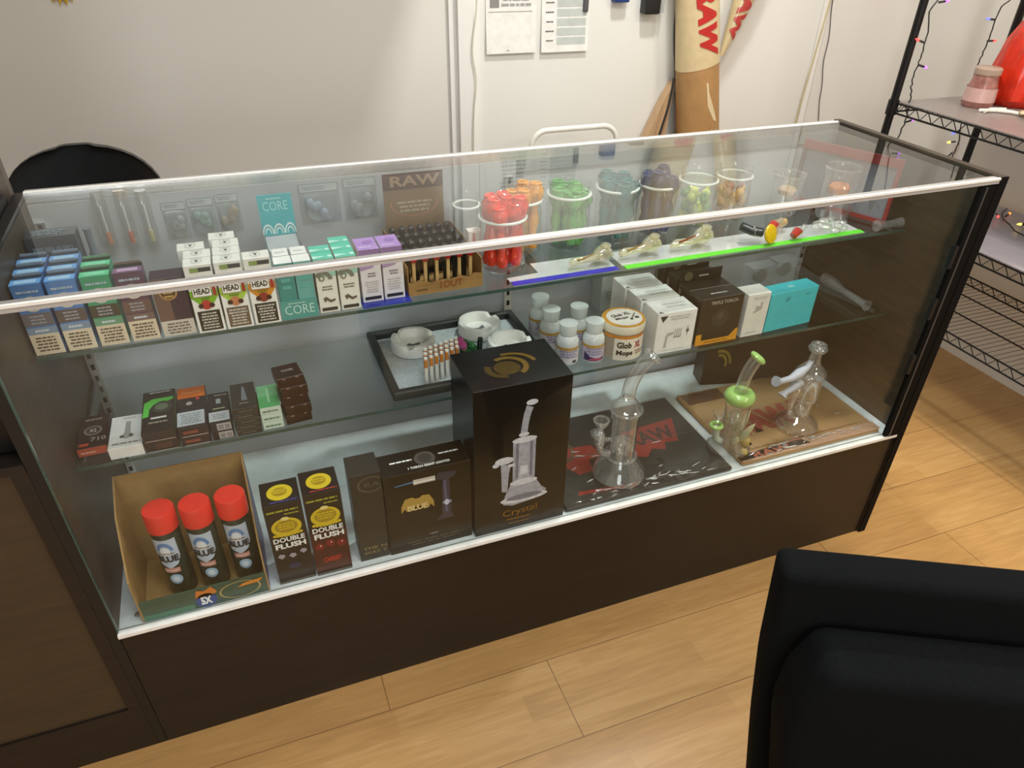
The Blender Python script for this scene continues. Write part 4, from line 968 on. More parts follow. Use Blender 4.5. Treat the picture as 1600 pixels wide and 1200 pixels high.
# ------------------------------------------------------------------ deck: spray box and cans
cb = root('shipping_box', 'open cut down cardboard box holding three red capped cans', 'box', (0.040, 0.012, HS))
CB = mat('corrugated_board', srgb('a3824f'), 0.8, noise=0.08, nscale=60)
W_, D_ = 0.218, 0.155
def slab(mb, pts, n, m, m2=None):
    p = [Vector(q) for q in pts]; n = Vector(n); k = len(p)
    mb.add(p+[q+n for q in p], [tuple(range(k, 2*k))]+[(i, (i+1) % k, k+(i+1) % k, k+i) for i in range(k)], m)
    mb.add(p, [tuple(reversed(range(k)))], m2 or m)
NAVY = hx('22304a', 0.35)
mb = MB(); slab(mb, [(0, D_, 0), (W_, D_, 0), (W_, D_, 0.215), (0, D_, 0.215)], (0, -0.003, 0), CB, NAVY); mb.build('back_side', cb)
mb = MB(); slab(mb, [(0, 0, 0), (0, D_-0.003, 0), (0, D_-0.003, 0.215), (0, 0.075, 0.185), (0, 0.0, 0.10), (0, 0.0, 0.05)], (0.003, 0, 0), CB, hx('3b3f96', 0.4)); mb.build('left_side', cb)['label'] = 'side printed blue outside, plain board inside'
mb = MB(); slab(mb, [(W_, D_-0.003, 0), (W_, 0, 0), (W_, 0.0, 0.055), (W_, 0.02, 0.11), (W_, 0.085, 0.16), (W_, D_-0.003, 0.215)], (-0.003, 0, 0), CB, hx('3b3f96', 0.4)); mb.build('right_side', cb)
mb = MB(); mb.box((0.0032, 0.0, 0), (W_-0.0032, 0.003, 0.048), hx('3c5546', 0.3)); F = Face(mb, (0.0032, -0.0001, 0), (1,0,0), (0,0,1), W_-0.0064, 0.048)
F.disc(0.50, 0.36, 0.085, hx('2c4a8c'), 2, 0.36); F.text('5X', 0.455, 0.16, 0.545, 0.56, WHT, 3, 0.05); F.poly([(0.42, 0.55), (0.44, 0.95), (0.50, 0.85), (0.56, 1.0), (0.6, 0.7), (0.56, 0.55)], hx('d07a2c'), 2)
F.ring(0.78, 0.5, 0.17, 0.08, hx('b7a46c'), 2, 0.42, 24); F.poly([(0.76, 0.62), (0.94, 0.66), (0.98, 0.84), (0.82, 0.78)], hx('d98a2c'), 3); F.rect(0.0, 0.0, 0.4, 0.3, hx('4a7a62'), 1)
mb.build('front_side', cb)['label'] = 'printed dark green front with a round badge'
mb = MB(); mb.box((0.0032, 0.0032, 0), (W_-0.0032, D_-0.0032, 0.003), CB); mb.build('bottom_side', cb)
RC = mat('red_cap_plastic', srgb('e2372b'), 0.35); CANM = mat('can_dark', srgb('3a4436'), 0.25, metal=0.4)
can0 = None
for i, (x, y, rz) in enumerate(((0.110, 0.075, 0.0), (0.168, 0.070, 0.06), (0.2265, 0.072, 0.1))):
    lb = ('leftmost', 'middle', 'rightmost')[i] + ' of the three red capped gas cans'
    if can0 is None:
        can0 = root('gas_can', lb, 'spray can', (x, y, HS+0.0034), (0, 0, rz), 'red capped gas cans')
        MB().lathe([(0.0225,0),(0.024,0.003),(0.024,0.146),(0.021,0.152)], CANM, n=32).build('can_body', can0)
        mb = MB(); mb.lathe([(0.0240,0.1525),(0.0262,0.154),(0.0262,0.192),(0.0248,0.195),(0.020,0.1955)], RC, n=32); mb.build('cap', can0)
        mb = MB()
        def warp(a, b, l):
            an = -PI/2-0.28+(a-0.5)*2.0; rr = 0.0241+0.0003*l; return Vector((rr*math.cos(an), rr*math.sin(an), 0.016+0.128*b))
        F = Face(mb, (0,0,0), (1,0,0), (0,0,1), 0.048, 0.108, None, warp)
        cs = [hx('b9c6d8', 0.3), hx('5f86bc', 0.3), hx('dfe6ee', 0.3)]
        for q in range(6):
            a0 = 0.05+q*0.15; F.rect(a0, 0.60+abs(q-2.5)*0.012, a0+0.15, 0.97, cs[0], 1)
        F.poly([(0.05, 0.62), (0.95, 0.62), (0.8, 0.50), (0.5, 0.43), (0.2, 0.50)], cs[0], 1)
        F.ring(0.5, 0.74, 0.30, 0.35, cs[1], 2, 0.18, 16, 10, 170); F.disc(0.5, 0.76, 0.17, cs[2], 3, 0.08)
        F.text('BLUE', 0.14, 0.56, 0.88, 0.68, hx('23282c'), 4, 0.05); F.lines(0.2, 0.70, 0.8, 0.74, 1, hx('8a6a40'), 4)
        F.rect(0.24, 0.35, 0.80, 0.44, hx('c88a80'), 2); F.lines(0.3, 0.37, 0.75, 0.42, 1, hx('e8d8d0'), 3)
        F.disc(0.56, 0.22, 0.22, hx('a9c4dc'), 2, 0.095); F.disc(0.56, 0.22, 0.12, hx('dfeaf2'), 3, 0.055)
        mb.build('label', can0)
    else: dup(can0, (x, y, HS+0.0034), (0, 0, rz), lb)

# double flush cartons
YEL = hx('d8bc28', 0.35); YEL2 = hx('a98a1c', 0.35)
for i, (x, y, col, h) in enumerate(((0.277, 0.018, 'stone', 0.195), (0.346, 0.016, 'red', 0.203))):
    mb, F, Tp, Lf, Rt = cartonmb(0.0655, 0.066, h, hx('1e1a19', 0.3))
    if i: F.poly([(0, 0.05), (1, 0.05), (1, 0.55), (0, 0.55)], hx('461a18', 0.3), 1)
    F.disc(0.5, 0.72, 0.40, YEL, 2, 0.11, 28); F.disc(0.5, 0.73, 0.30, YEL2, 3, 0.075); 
    for q in range(9): F.disc(0.15+0.0875*q, 0.635-0.012*math.sin(q*PI/8), 0.05, YEL, 3, 0.018, 8)
    F.lines(0.24, 0.69, 0.76, 0.78, 3, YEL, 4, 0.5, i); F.disc(0.5, 0.825, 0.11, hx('ead98a'), 4, 0.022)
    F.text('DOUBLE', 0.08, 0.545, 0.92, 0.605, WHT, 5, 0.035); F.text('FLUSH', 0.10, 0.465, 0.92, 0.53, WHT, 5, 0.045)
    F.lines(0.05, 0.90, 0.9, 0.94, 1, hx('a3a030'), 2); F.lines(0.5, 0.86, 0.9, 0.89, 1, hx('a3a030'), 2)
    if i == 0:
        for (a, b) in ((0.2, 0.37), (0.5, 0.36), (0.8, 0.39)): F.poly([(a-0.1, b), (a-0.03, b+0.03), (a+0.08, b+0.02), (a+0.1, b-0.01), (a, b-0.035)], hx('a39aa6'), 4)
        F.disc(0.5, 0.22, 0.18, hx('2c2a4c'), 2, 0.04)
    else:
        for (a, b) in ((0.2, 0.37), (0.5, 0.39), (0.8, 0.37)): F.disc(a, b, 0.13, hx('7a1f22', 0.2), 3, 0.045, 14); F.disc(a+0.03, b+0.01, 0.02, hx('e8c8c0'), 4, 0.01, 8)
        F.text('CHERRY', 0.25, 0.16, 0.75, 0.22, hx('c23a2a'), 3, 0.03)
    F.rect(0.02, 0.02, 0.98, 0.03, hx('7c7c6c'), 2)
    Tp.disc(0.5, 0.48, 0.34, YEL, 1, 0.33, 24); Tp.disc(0.5, 0.5, 0.2, YEL2, 2, 0.18); Tp.lines(0.3, 0.42, 0.7, 0.6, 2, YEL, 3)
    Tp.lines(0.2, 0.05, 0.95, 0.13, 1, hx('c23a3a') if i else hx('4a4a9c'), 2)
    put(mb, 'drink_carton', (x, y, HS+0.0002), 0, ('black DOUBLE FLUSH carton with pale stones, beside the cans', 'black DOUBLE FLUSH carton with red cherries')[i])
# dark flat bag box leaning
th = 0.19
mb, F, Tp, Lf, Rt = cartonmb(0.0565, 0.060, 0.215, hx('2b2925', 0.4))
F.ring(0.64, 0.88, 0.44, 0.16, hx('5a5442'), 1, 0.085, 24, 40, 322); F.text('RA', 0.42, 0.855, 0.95, 0.905, hx('554f3f'), 2, 0.02)
F.text('THE N', 0.12, 0.13, 0.92, 0.165, hx('857848'), 2, 0.02); F.text('WAY T', 0.12, 0.075, 0.92, 0.11, hx('857848'), 2, 0.02)
put(mb, 'dark_box', (0.4305, 0.024, HS+0.0003), 0, 'narrow dark box with a faded round logo, left of the torch carton', 'box')
# torch carton
mb, F, Tp, Lf, Rt = cartonmb(0.168, 0.066, 0.198, hx('14110d', 0.3))
F.poly([(0.12, 0.865), (0.33, 0.875), (0.33, 0.89), (0.12, 0.875)], hx('5a86b8'), 2); F.rect(0.33, 0.845, 0.58, 0.905, hx('c9c4ba'), 2); F.rect(0.33, 0.86, 0.58, 0.875, hx('f0ece4'), 3)
F.poly([(0.58, 0.85), (0.62, 0.93), (0.84, 0.91), (0.80, 0.85), (0.74, 0.83), (0.75, 0.4), (0.78, 0.33), (0.56, 0.33), (0.64, 0.4), (0.66, 0.83)], hx('3c3744'), 2)
F.poly([(0.67, 0.82), (0.70, 0.82), (0.715, 0.42), (0.68, 0.42)], hx('5b5572'), 3)
F.disc(0.705, 0.545, 0.055, hx('8f94b4'), 4, 0.025); F.disc(0.70, 0.545, 0.03, hx('c9cde0'), 5, 0.04, 6)
G2 = hx('b39248', 0.3)
F.disc(0.36, 0.62, 0.07, G2, 2, 0.055); F.poly([(0.36, 0.66), (0.30, 0.70), (0.22, 0.69), (0.17, 0.60), (0.17, 0.52), (0.21, 0.57), (0.23, 0.53), (0.27, 0.58), (0.30, 0.54)], G2, 3)
F.poly([(0.36, 0.66), (0.42, 0.70), (0.50, 0.69), (0.55, 0.60), (0.55, 0.52), (0.51, 0.57), (0.49, 0.53), (0.45, 0.58), (0.42, 0.54)], G2, 3)
F.text('BLUE', 0.24, 0.53, 0.48, 0.60, hx('e0c88a'), 4, 0.05)
F.text('1300C', 0.48, 0.16, 0.58, 0.185, hx('9a9484'), 3); F.lines(0.2, 0.06, 0.9, 0.13, 2, hx('4f4a3e'), 2, 0.5)
Tp.disc(0.52, 0.5, 0.12, hx('4c4844'), 1); Tp.disc(0.52, 0.5, 0.08, hx('35312e'), 2); Tp.lines(0.12, 0.50, 0.38, 0.58, 1, WHT, 2, 0.8); Tp.lines(0.68, 0.52, 0.92, 0.60, 1, WHT, 2, 0.8); Tp.text('1 TORCH GIANT LIGHTER', 0.30, 0.12, 0.78, 0.22, WHT, 2, 0.03)
put(mb, 'torch_carton', (0.4885, 0.021, HS+0.0003), 0, 'black carton picturing a torch lighter and a gold winged BLUE emblem')
# big black box with glass pipe picture
mb, F, Tp, Lf, Rt = cartonmb(0.195, 0.140, 0.353, mat('glossy_black_box', srgb('131110'), 0.32), None, 0.0012)
PG = mat('printed_glass', srgb('a9a8b4'), 0.3, noise=0.2, nscale=90); PG2 = mat('printed_glass_light', srgb('d6d6de'), 0.3, noise=0.15, nscale=120); PG3 = mat('printed_glass_dark', srgb('7a7a88'), 0.3, noise=0.2, nscale=120)
F.poly([(0.53, 0.86), (0.60, 0.84), (0.575, 0.80), (0.555, 0.74), (0.545, 0.68), (0.475, 0.685), (0.485, 0.74), (0.505, 0.81), (0.52, 0.84)], PG, 2)
F.disc(0.585, 0.875, 0.06, PG2, 3, 0.018); F.disc(0.51, 0.675, 0.055, PG2, 3, 0.014)
F.rect(0.40, 0.36, 0.64, 0.64, PG, 2); F.disc(0.52, 0.64, 0.13, PG2, 3, 0.02); F.rect(0.43, 0.38, 0.46, 0.62, PG3, 3); F.rect(0.58, 0.38, 0.61, 0.62, PG3, 3); F.rect(0.48, 0.40, 0.56, 0.46, PG2, 3)
for q in range(4): F.rect(0.46, 0.365+q*0.014, 0.58, 0.371+q*0.014, PG2, 4)
F.disc(0.52, 0.345, 0.15, PG2, 3, 0.022); F.poly([(0.38, 0.34), (0.66, 0.34), (0.72, 0.28), (0.78, 0.25), (0.70, 0.20), (0.4, 0.18), (0.30, 0.20), (0.32, 0.26)], PG, 2); F.disc(0.53, 0.225, 0.26, PG2, 3, 0.03, 28); F.disc(0.53, 0.235, 0.20, PG3, 4, 0.02, 24)
F.poly([(0.285, 0.30), (0.345, 0.29), (0.36, 0.42), (0.38, 0.48), (0.27, 0.50), (0.28, 0.42)], PG, 2); F.disc(0.31, 0.52, 0.10, PG2, 3, 0.025); F.rect(0.35, 0.47, 0.42, 0.49, PG2, 3); F.disc(0.22, 0.50, 0.035, PG2, 4, 0.015)
GO = hx('8a6424', 0.25); F.text('Crystal', 0.30, 0.095, 0.68, 0.155, GO, 2, 0.0, 0.06); F.lines(0.34, 0.07, 0.62, 0.085, 1, GO, 2); F.lines(0.36, 0.04, 0.60, 0.052, 1, GO, 2)
GO2 = hx('4a3c1c', 0.25); GO3 = hx('6c5524', 0.25)
Tp.disc(0.44, 0.42, 0.13, GO2, 1, 0.17); Tp.ring(0.46, 0.44, 0.20, 0.28, GO3, 2, 0.26, 20, -60, 120); Tp.ring(0.50, 0.48, 0.26, 0.18, GO3, 2, 0.30, 20, 0, 100); Tp.ring(0.40, 0.42, 0.18, 0.35, GO2, 2, 0.24, 16, 150, 270)
put(mb, 'bong_box', (0.6605, 0.012, HS+0.0002), 0, 'large glossy black box picturing a glass bong, gold Crystal script', 'box')

# flat bagged trays on the deck
mb, F, Tp, Lf, Rt = cartonmb(0.420, 0.305, 0.012, hx('211f1c', 0.35), None, 0.004)
RED = hx('a8281e', 0.45)
Tp.poly([(0.06, 0.56), (0.22, 0.62), (0.35, 0.60), (0.37, 0.46), (0.28, 0.44), (0.27, 0.32), (0.18, 0.30), (0.14, 0.40)], RED, 1)
Tp.poly([(0.56, 0.66), (0.92, 0.71), (0.84, 0.42), (0.76, 0.44), (0.73, 0.36), (0.66, 0.40), (0.60, 0.32), (0.50, 0.38)], RED, 1)
Tp.text('RAW', 0.56, 0.47, 0.86, 0.63, hx('4a1712'), 2, 0.03, 0.04); Tp.poly([(0.10, 0.10), (0.42, 0.055), (0.44, 0.085), (0.12, 0.135)], RED, 1)
Tp.lines(0.48, 0.86, 0.72, 0.90, 1, hx('5c5a3c'), 2); Tp.rect(0.0, 0.49, 1.0, 0.497, hx('6a6862'), 2); Tp.rect(0.46, 0.0, 0.466, 0.5, hx('5c5a56'), 2)
Tp.ring(0.12, 0.62, 0.12, 0.12, hx('5f5a34'), 2)
o = put(mb, 'bagged_tray', (0.862, 0.014, HS+0.0002), 0, 'black flat bagged tray with red print under the tall clear bong', 'bagged tray')
def crinkle(w0, d0, h, seed, amp=0.0016):
    mb = MB(); Rn = random.Random(seed); nx, ny = 42, 30; vs = []
    for j in range(ny+1):
        for i in range(nx+1):
            fy = j/ny; a = amp*(2.6 if fy < 0.13 else 0.55)
            vs.append((w0*i/nx, d0*fy, h+Rn.uniform(0, a)))
    mb.add(vs, [(j*(nx+1)+i, j*(nx+1)+i+1, (j+1)*(nx+1)+i+1, (j+1)*(nx+1)+i) for j in range(ny) for i in range(nx)], BAG, True)
    fold = glassmat('bag_fold_highlight', (0.97, 0.97, 0.97), f0=0.25, power=2.0, rough=0.08, body=(0.92, 0.93, 0.93), body_amt=0.35)  # milky white body stands in for highlights along the folds
    for k in range(46):
        x = Rn.uniform(0.02, w0-0.05); y = Rn.uniform(0.006, 0.030)*(1 if k % 5 else 6); a = Rn.uniform(-0.5, 0.9); Lf_ = Rn.uniform(0.012, 0.034); p = []
        for q in range(5): p.append((min(max(x+Lf_*q/4*math.cos(a), 0.004), w0-0.004), min(max(y+Lf_*q/4*math.sin(a)*0.6+Rn.uniform(-.001, .001), 0.003), d0-0.004), h+0.0012+Rn.uniform(0, 0.0008)))
        mb.tube(p, [0.0003, 0.0013, 0.0016, 0.0011, 0.0002], fold, 6)
    return mb
crinkle(0.420, 0.305, 0.0135, 2).build('clear_wrap', o)
mb, F, Tp, Lf, Rt = cartonmb(0.405, 0.298, 0.012, mat('tan_print', srgb('b08a5c'), 0.5, noise=0.08, nscale=12), None, 0.004)
Tp.text('RAW', 0.16, 0.30, 0.60, 0.58, hx('a8443a'), 1, 0.09, 0.05); Tp.poly([(0.62, 0.60), (0.74, 0.62), (0.72, 0.50), (0.66, 0.50)], hx('a8443a'), 1); Tp.poly([(0.0, 0.02), (0.5, 0.04), (0.45, 0.12), (0.0, 0.08)], hx('b4604c'), 1)
Tp.rect(0.02, 0.82, 0.30, 0.97, hx('6a4028'), 1); Tp.rect(0.04, 0.12, 0.9, 0.135, hx('8c6a44'), 1); Tp.rect(0, 0, 1, 0.10, hx('c09a80'), 1); Tp.text('RAW', 0.1, 0.02, 0.36, 0.09, hx('b4604c'), 2, 0.03)
o = put(mb, 'bagged_tray', (1.312, 0.018, HS+0.0002), 0, 'tan bagged tray with faded red RAW print at the right end', 'bagged tray')
crinkle(0.405, 0.298, 0.0135, 5).build('clear_wrap', o)
# dark box standing at the back right of the deck
mb, F, Tp, Lf, Rt = cartonmb(0.325, 0.06, 0.155, hx('2e2419', 0.4))
G3 = hx('8a7a2c'); F.ring(0.13, 0.42, 0.10, 0.2, G3, 1, 0.28, 16, 0, 110); F.ring(0.13, 0.42, 0.065, 0.28, G3, 1, 0.20, 16, -20, 110)
put(mb, 'dark_box', (1.411, 0.352, HS+0.0002), -0.24, 'long dark brown box with gold arcs at the back right of the deck', 'box')

# ------------------------------------------------------------------ glass bongs
ZT = HS+0.0165
def arcpts(p0, p1, p2, n=10):
    p0, p1, p2 = Vector(p0), Vector(p1), Vector(p2); return [(1-t)**2*p0+2*t*(1-t)*p1+t*t*p2 for t in [k/n for k in range(n+1)]]
b1 = root('glass_bong', 'tall all clear glass bong on the black bagged tray', 'bong', (0, 0, 0))
b1.location = (1.020, 0.080, ZT); b1.scale = (1.18, 1.18, 1.165)
mb = MB(); mb.lathe([(0.047,0),(0.050,0.003),(0.048,0.012),(0.036,0.030),(0.027,0.044),(0.025,0.050),(0.025,0.148),(0.029,0.151),(0.029,0.156),(0.024,0.160),(0.018,0.168),(0.012,0.176)], CLEAR, n=32); mb.build('base_chamber', b1)
mb = MB(); mb.tube(arcpts((0,0,0.176),(0.0,0.0,0.225),(0.030,-0.008,0.255), 12), [0.0125]*6+[0.012]*7, CLEAR, 16, cap=False); mb.build('neck', b1)
mb = MB(); Tm = Matrix.Translation((0.033, -0.009, 0.259)) @ Euler((0.1, 0.75, 0)).to_matrix().to_4x4(); mb.torus((0,0,0), 0.0145, 0.0045, CLEAR, 20, 8, Tm); mb.build('mouthpiece', b1)
mb = MB(); mb.lathe([(0.0,0.048),(0.010,0.048),(0.017,0.056),(0.0185,0.068),(0.015,0.080),(0.0,0.086)], CLEAR, n=18)
for k in range(16): a = k*0.785; mb.ball((0.017*math.cos(a), 0.017*math.sin(a), 0.058+0.012*(k//8)), 0.004, CLEAR, 8)
mb.build('percolator', b1); mb = MB(); mb.tube([(0,0,0.006),(0,0,0.047)], 0.006, CLEAR, 10); mb.build('inner_stem', b1)
mb = MB(); mb.torus((0,0,0.150), 0.0285, 0.003, CLEAR, 24, 8); mb.torus((0,0,0.046), 0.0285, 0.003, CLEAR, 24, 8); mb.build('collar_ring', b1)
mb = MB(); mb.tube(arcpts((-0.026,0,0.055),(-0.045,0,0.055),(-0.048,0,0.085), 8), 0.0075, CLEAR, 12); 
for q in range(7): mb.ball((-0.050+0.006*math.sin(q), -0.004*math.cos(q*2), 0.088+q*0.0035), 0.010, CLEAR, 10)
mb.tube([(-0.026,0,0.088),(-0.045,0,0.090)], 0.004, CLEAR, 8); mb.build('side_joint', b1)
mb = MB(); mb.lathe([(0.005,0),(0.006,0.006),(0.013,0.018),(0.0135,0.024)], CLEAR, n=18, T=Matrix.Translation((-0.048, 0, 0.112)), cap=False); mb.torus((-0.048, 0, 0.136), 0.0135, 0.002, CLEAR, 18, 6); mb.build('bowl', b1)

GRN = mat('jade_glass', srgb('a6cf74'), 0.15, coat=0.5)
b2 = root('glass_bong', 'clear glass bong with pale green donut and mouthpiece', 'bong', (1.312, 0.080, ZT)); b2.scale = (1.12, 1.12, 1.20)
mb = MB(); mb.lathe([(0.042,0),(0.045,0.003),(0.043,0.010),(0.026,0.028),(0.022,0.040),(0.024,0.075),(0.025,0.100)], CLEAR, n=32, cap=False); mb.build('base_chamber', b2)
mb = MB(); mb.torus((0,0,0), 0.019, 0.0125, GRN, 32, 14, Matrix.Translation((0.0,0,0.118))); mb.build('green_donut', b2)['label'] = 'pale green glass ring'
mb = MB(); mb.lathe([(0.012,0.126),(0.014,0.132),(0.012,0.138)], CLEAR, n=18, cap=False); mb.tube(arcpts((0,0,0.136),(0.0,0,0.170),(0.016,-0.004,0.198), 10), 0.0125, CLEAR, 16, cap=False); mb.build('neck', b2)
mb = MB(); mb.torus((0,0,0), 0.0125, 0.005, GRN, 22, 8, Matrix.Translation((0.018,-0.0045,0.201)) @ Euler((0.1, 0.6, 0)).to_matrix().to_4x4()); mb.build('mouthpiece', b2)
mb = MB(); mb.ball((0,0,0.070), 0.014, CLEAR, 14); mb.ball((0,0,0.090), 0.007, CLEAR, 10); mb.build('percolator', b2)
mb = MB(); mb.tube([(-0.024,0,0.018),(-0.038,0,0.030),(-0.042,0,0.056)], 0.0075, mat('frosted_joint', srgb('c6cfc4'), 0.5), 12); mb.build('side_joint', b2)
mb = MB(); mb.torus((-0.042,0,0.060), 0.011, 0.004, GRN, 18, 8); mb.build('green_ring', b2)
mb = MB(); mb.lathe([(0.004,0),(0.005,0.008),(0.012,0.020),(0.0125,0.024)], CLEAR, n=16, T=Matrix.Translation((-0.042,0,0.066)), cap=False); mb.build('bowl', b2)
mb = MB()
for k, (a, l, z) in enumerate(((0.2, 0.050, 0.050), (-0.5, 0.045, 0.030), (-1.2, 0.036, 0.040), (-1.9, 0.030, 0.035), (0.7, 0.045, 0.040))):
    d = Vector((math.cos(a)*0.5, math.sin(a)*0.5, 0.85)).normalized(); p0 = Vector((0.020*math.cos(a), 0.022*math.sin(a), 0.012+z*0.3))
    mb.tube([p0, p0+d*l*0.35, p0+d*l*0.7, p0+d*l], [0.005, 0.0085, 0.006, 0.0008], mat('amber_crystal_%d' % (k % 2), srgb(('b4b48c', 'c9c4a0')[k % 2]), 0.12, noise=0.1), 6)
mb.build('crystal_spikes', b2)['label'] = 'pale yellow crystal spikes'
mb = MB(); mb.ball((0.014, -0.034, 0.030), 0.011, mat('honey_glass', srgb('b39a5a'), 0.15), 12); mb.ball((0.016, -0.045, 0.032), 0.0028, BLACK, 8); mb.ball((0.010, -0.036, 0.010), 0.009, mat('honey_glass2', srgb('c9b478'), 0.15), 10); mb.ball((0.012, -0.043, 0.008), 0.003, hx('d8c020', 0.2), 8); mb.build('glass_bee', b2)

b3 = root('glass_bong', 'clear glass bong with two frosted side arms near the right end', 'bong', (1.524, 0.100, ZT)); b3.scale = (1.2, 1.2, 1.13)
mb = MB(); mb.lathe([(0.042,0),(0.044,0.003),(0.042,0.010),(0.028,0.022),(0.020,0.030),(0.021,0.068),(0.026,0.072),(0.027,0.125),(0.031,0.130),(0.029,0.138),(0.018,0.150),(0.012,0.160),(0.011,0.182)], CLEAR, n=32, cap=False); mb.build('base_chamber', b3)
mb = MB(); mb.torus((0,0,0.190), 0.0135, 0.0055, CLEAR, 20, 10); mb.torus((0,0,0.197), 0.012, 0.004, CLEAR, 20, 8); mb.build('mouthpiece', b3)
mb = MB(); mb.ball((0,0,0.040), 0.014, CLEAR, 14); mb.ball((0.0,0,0.105), 0.016, CLEAR, 14, None, (1, 1, 1.3)); mb.tube([(0,0,0.02),(0,0,0.12)], 0.004, CLEAR, 8); mb.torus((0,0,0.072), 0.024, 0.003, CLEAR, 22, 8); mb.build('percolator', b3)
FR = mat('frosted_lilac', srgb('b9bcc8'), 0.45)
mb = MB(); mb.tube([(-0.012,-0.004,0.165),(-0.020,-0.006,0.152),(-0.040,-0.010,0.146),(-0.060,-0.012,0.138),(-0.085,-0.014,0.138),(-0.098,-0.015,0.142)], [0.005,0.006,0.010,0.007,0.006,0.011], FR, 12); mb.build('side_arm', b3)
mb = MB(); mb.tube([(-0.030,-0.006,0.120),(-0.048,-0.012,0.112),(-0.066,-0.014,0.106),(-0.072,-0.015,0.100)], [0.012,0.007,0.006,0.010], FR, 12); mb.build('side_arm', b3)
mb = MB(); mb.tube([(-0.034,-0.006,0.112),(-0.036,-0.006,0.060),(-0.026,-0.004,0.030)], [0.012,0.006,0.007], CLEAR, 12); mb.build('side_joint', b3)
mb = MB(); mb.tube([(-0.022,0,0.135),(-0.036,-0.003,0.128),(-0.034,-0.006,0.110)], 0.012, CLEAR, 12); mb.build('side_chamber', b3)

# ------------------------------------------------------------------ behind the case
ch = root('side_chair', 'black moulded chair with a rounded back behind the case at left', 'chair', (0.02, 0.95, 0))
BV = mat('black_vinyl', srgb('232527'), 0.33)
def shell(W, z0, z1, y0, th_, curve, power=3.0):
    mb = MB(); nx, nz = 24, 16; vs = []; N = (nx+1)*(nz+1)
    for side in (0, 1):
        for j in range(nz+1):
            v = 1-(1-j/nz)**1.9 if j else 0.0; z = z0+(z1-z0)*v
            half = W/2*max(0.03, 1-max(0, (v-0.66)/0.34)**power)**(1/power)
            for i in range(nx+1):
                uu = -1+2*i/nx; x = half*uu; y = y0-curve*(uu*half/(W/2))**2*1.0+0.04*v-0.022*(1-min(1, 1.35*(1-(v if v > 0.5 else 0.5)))**0.5)*(v > 0.5)-0.014*abs(uu)**6
                bulge = 0.009+0.0*v
                vs.append((x, y+(bulge if side else -bulge), z))
    fs = []
    for j in range(nz):
        for i in range(nx):
            a = j*(nx+1)+i; b = a+1; c = a+nx+2; d = a+nx+1
            fs.append((a, b, c, d)); fs.append((N+a, N+d, N+c, N+b))
    for i in range(nx): fs.append((i+1, i, N+i, N+i+1)); a = nz*(nx+1)+i; fs.append((a, a+1, N+a+1, N+a))
    for j in range(nz):
        a = j*(nx+1); fs.append((a, a+nx+1, N+a+nx+1, N+a)); a += nx; fs.append((a+nx+1, a, N+a, N+a+nx+1))
    mb.add(vs, fs, BV, True); return mb
shell(0.335, 0.55, 0.915, 0.0, 0.03, 0.035, 2.3).build('backrest', ch, (0.0, 0.0, 0))
MB().rbox((-0.2, -0.40, 0.42), (0.2, 0.02, 0.47), 0.02, BV).build('seat', ch)
for sx in (-1, 1):
    MB().tube([(sx*0.17, -0.36, 0.43), (sx*0.19, -0.40, 0.0)], 0.011, STEEL, 10).build('leg', ch)
    MB().tube([(sx*0.14, 0.0, 0.43), (sx*0.16, 0.06, 0.0)], 0.011, STEEL, 10).build('leg', ch)
    MB().tube([(sx*0.12, 0.0, 0.44), (sx*0.12, 0.015, 0.60)], 0.011, STEEL, 10).build('back_support', ch)
st = root('step_stool', 'white tubular folding step stool behind the case', 'step stool', (1.35, 1.10, 0))
hp = []
for k in range(9): a = PI-PI/2*k/8; hp.append((-0.145+0.05+0.05*math.cos(a), 0, 0.776+0.05*math.sin(a)))
for k in range(9): a = PI/2-PI/2*k/8; hp.append((0.145-0.05+0.05*math.cos(a), 0, 0.776+0.05*math.sin(a)))
hp = [(-0.155, -0.03, 0.3), (-0.16, -0.12, 0.0)][::-1]+[(-0.146, 0, 0.60)]+hp+[(0.146, 0, 0.60), (0.155, -0.03, 0.3), (0.16, -0.12, 0.0)]
WM = hx('efede4', 0.3)
MB().tube(hp, 0.0085, WM, 12).build('handle_frame', st)
MB().tube([(-0.10, 0.0, 0.752), (0.10, 0.0, 0.752)], 0.006, WM, 10).build('crossbar', st)
for z, y in ((0.22, -0.20), (0.44, -0.10)): MB().rbox((-0.15, y-0.1, z), (0.15, y+0.08, z+0.025), 0.008, WM).build('step', st)
for sx in (-1, 1): MB().tube([(sx*0.15, -0.05, 0.46), (sx*0.16, 0.10, 0.0)], 0.009, WM, 10).build('leg', st)

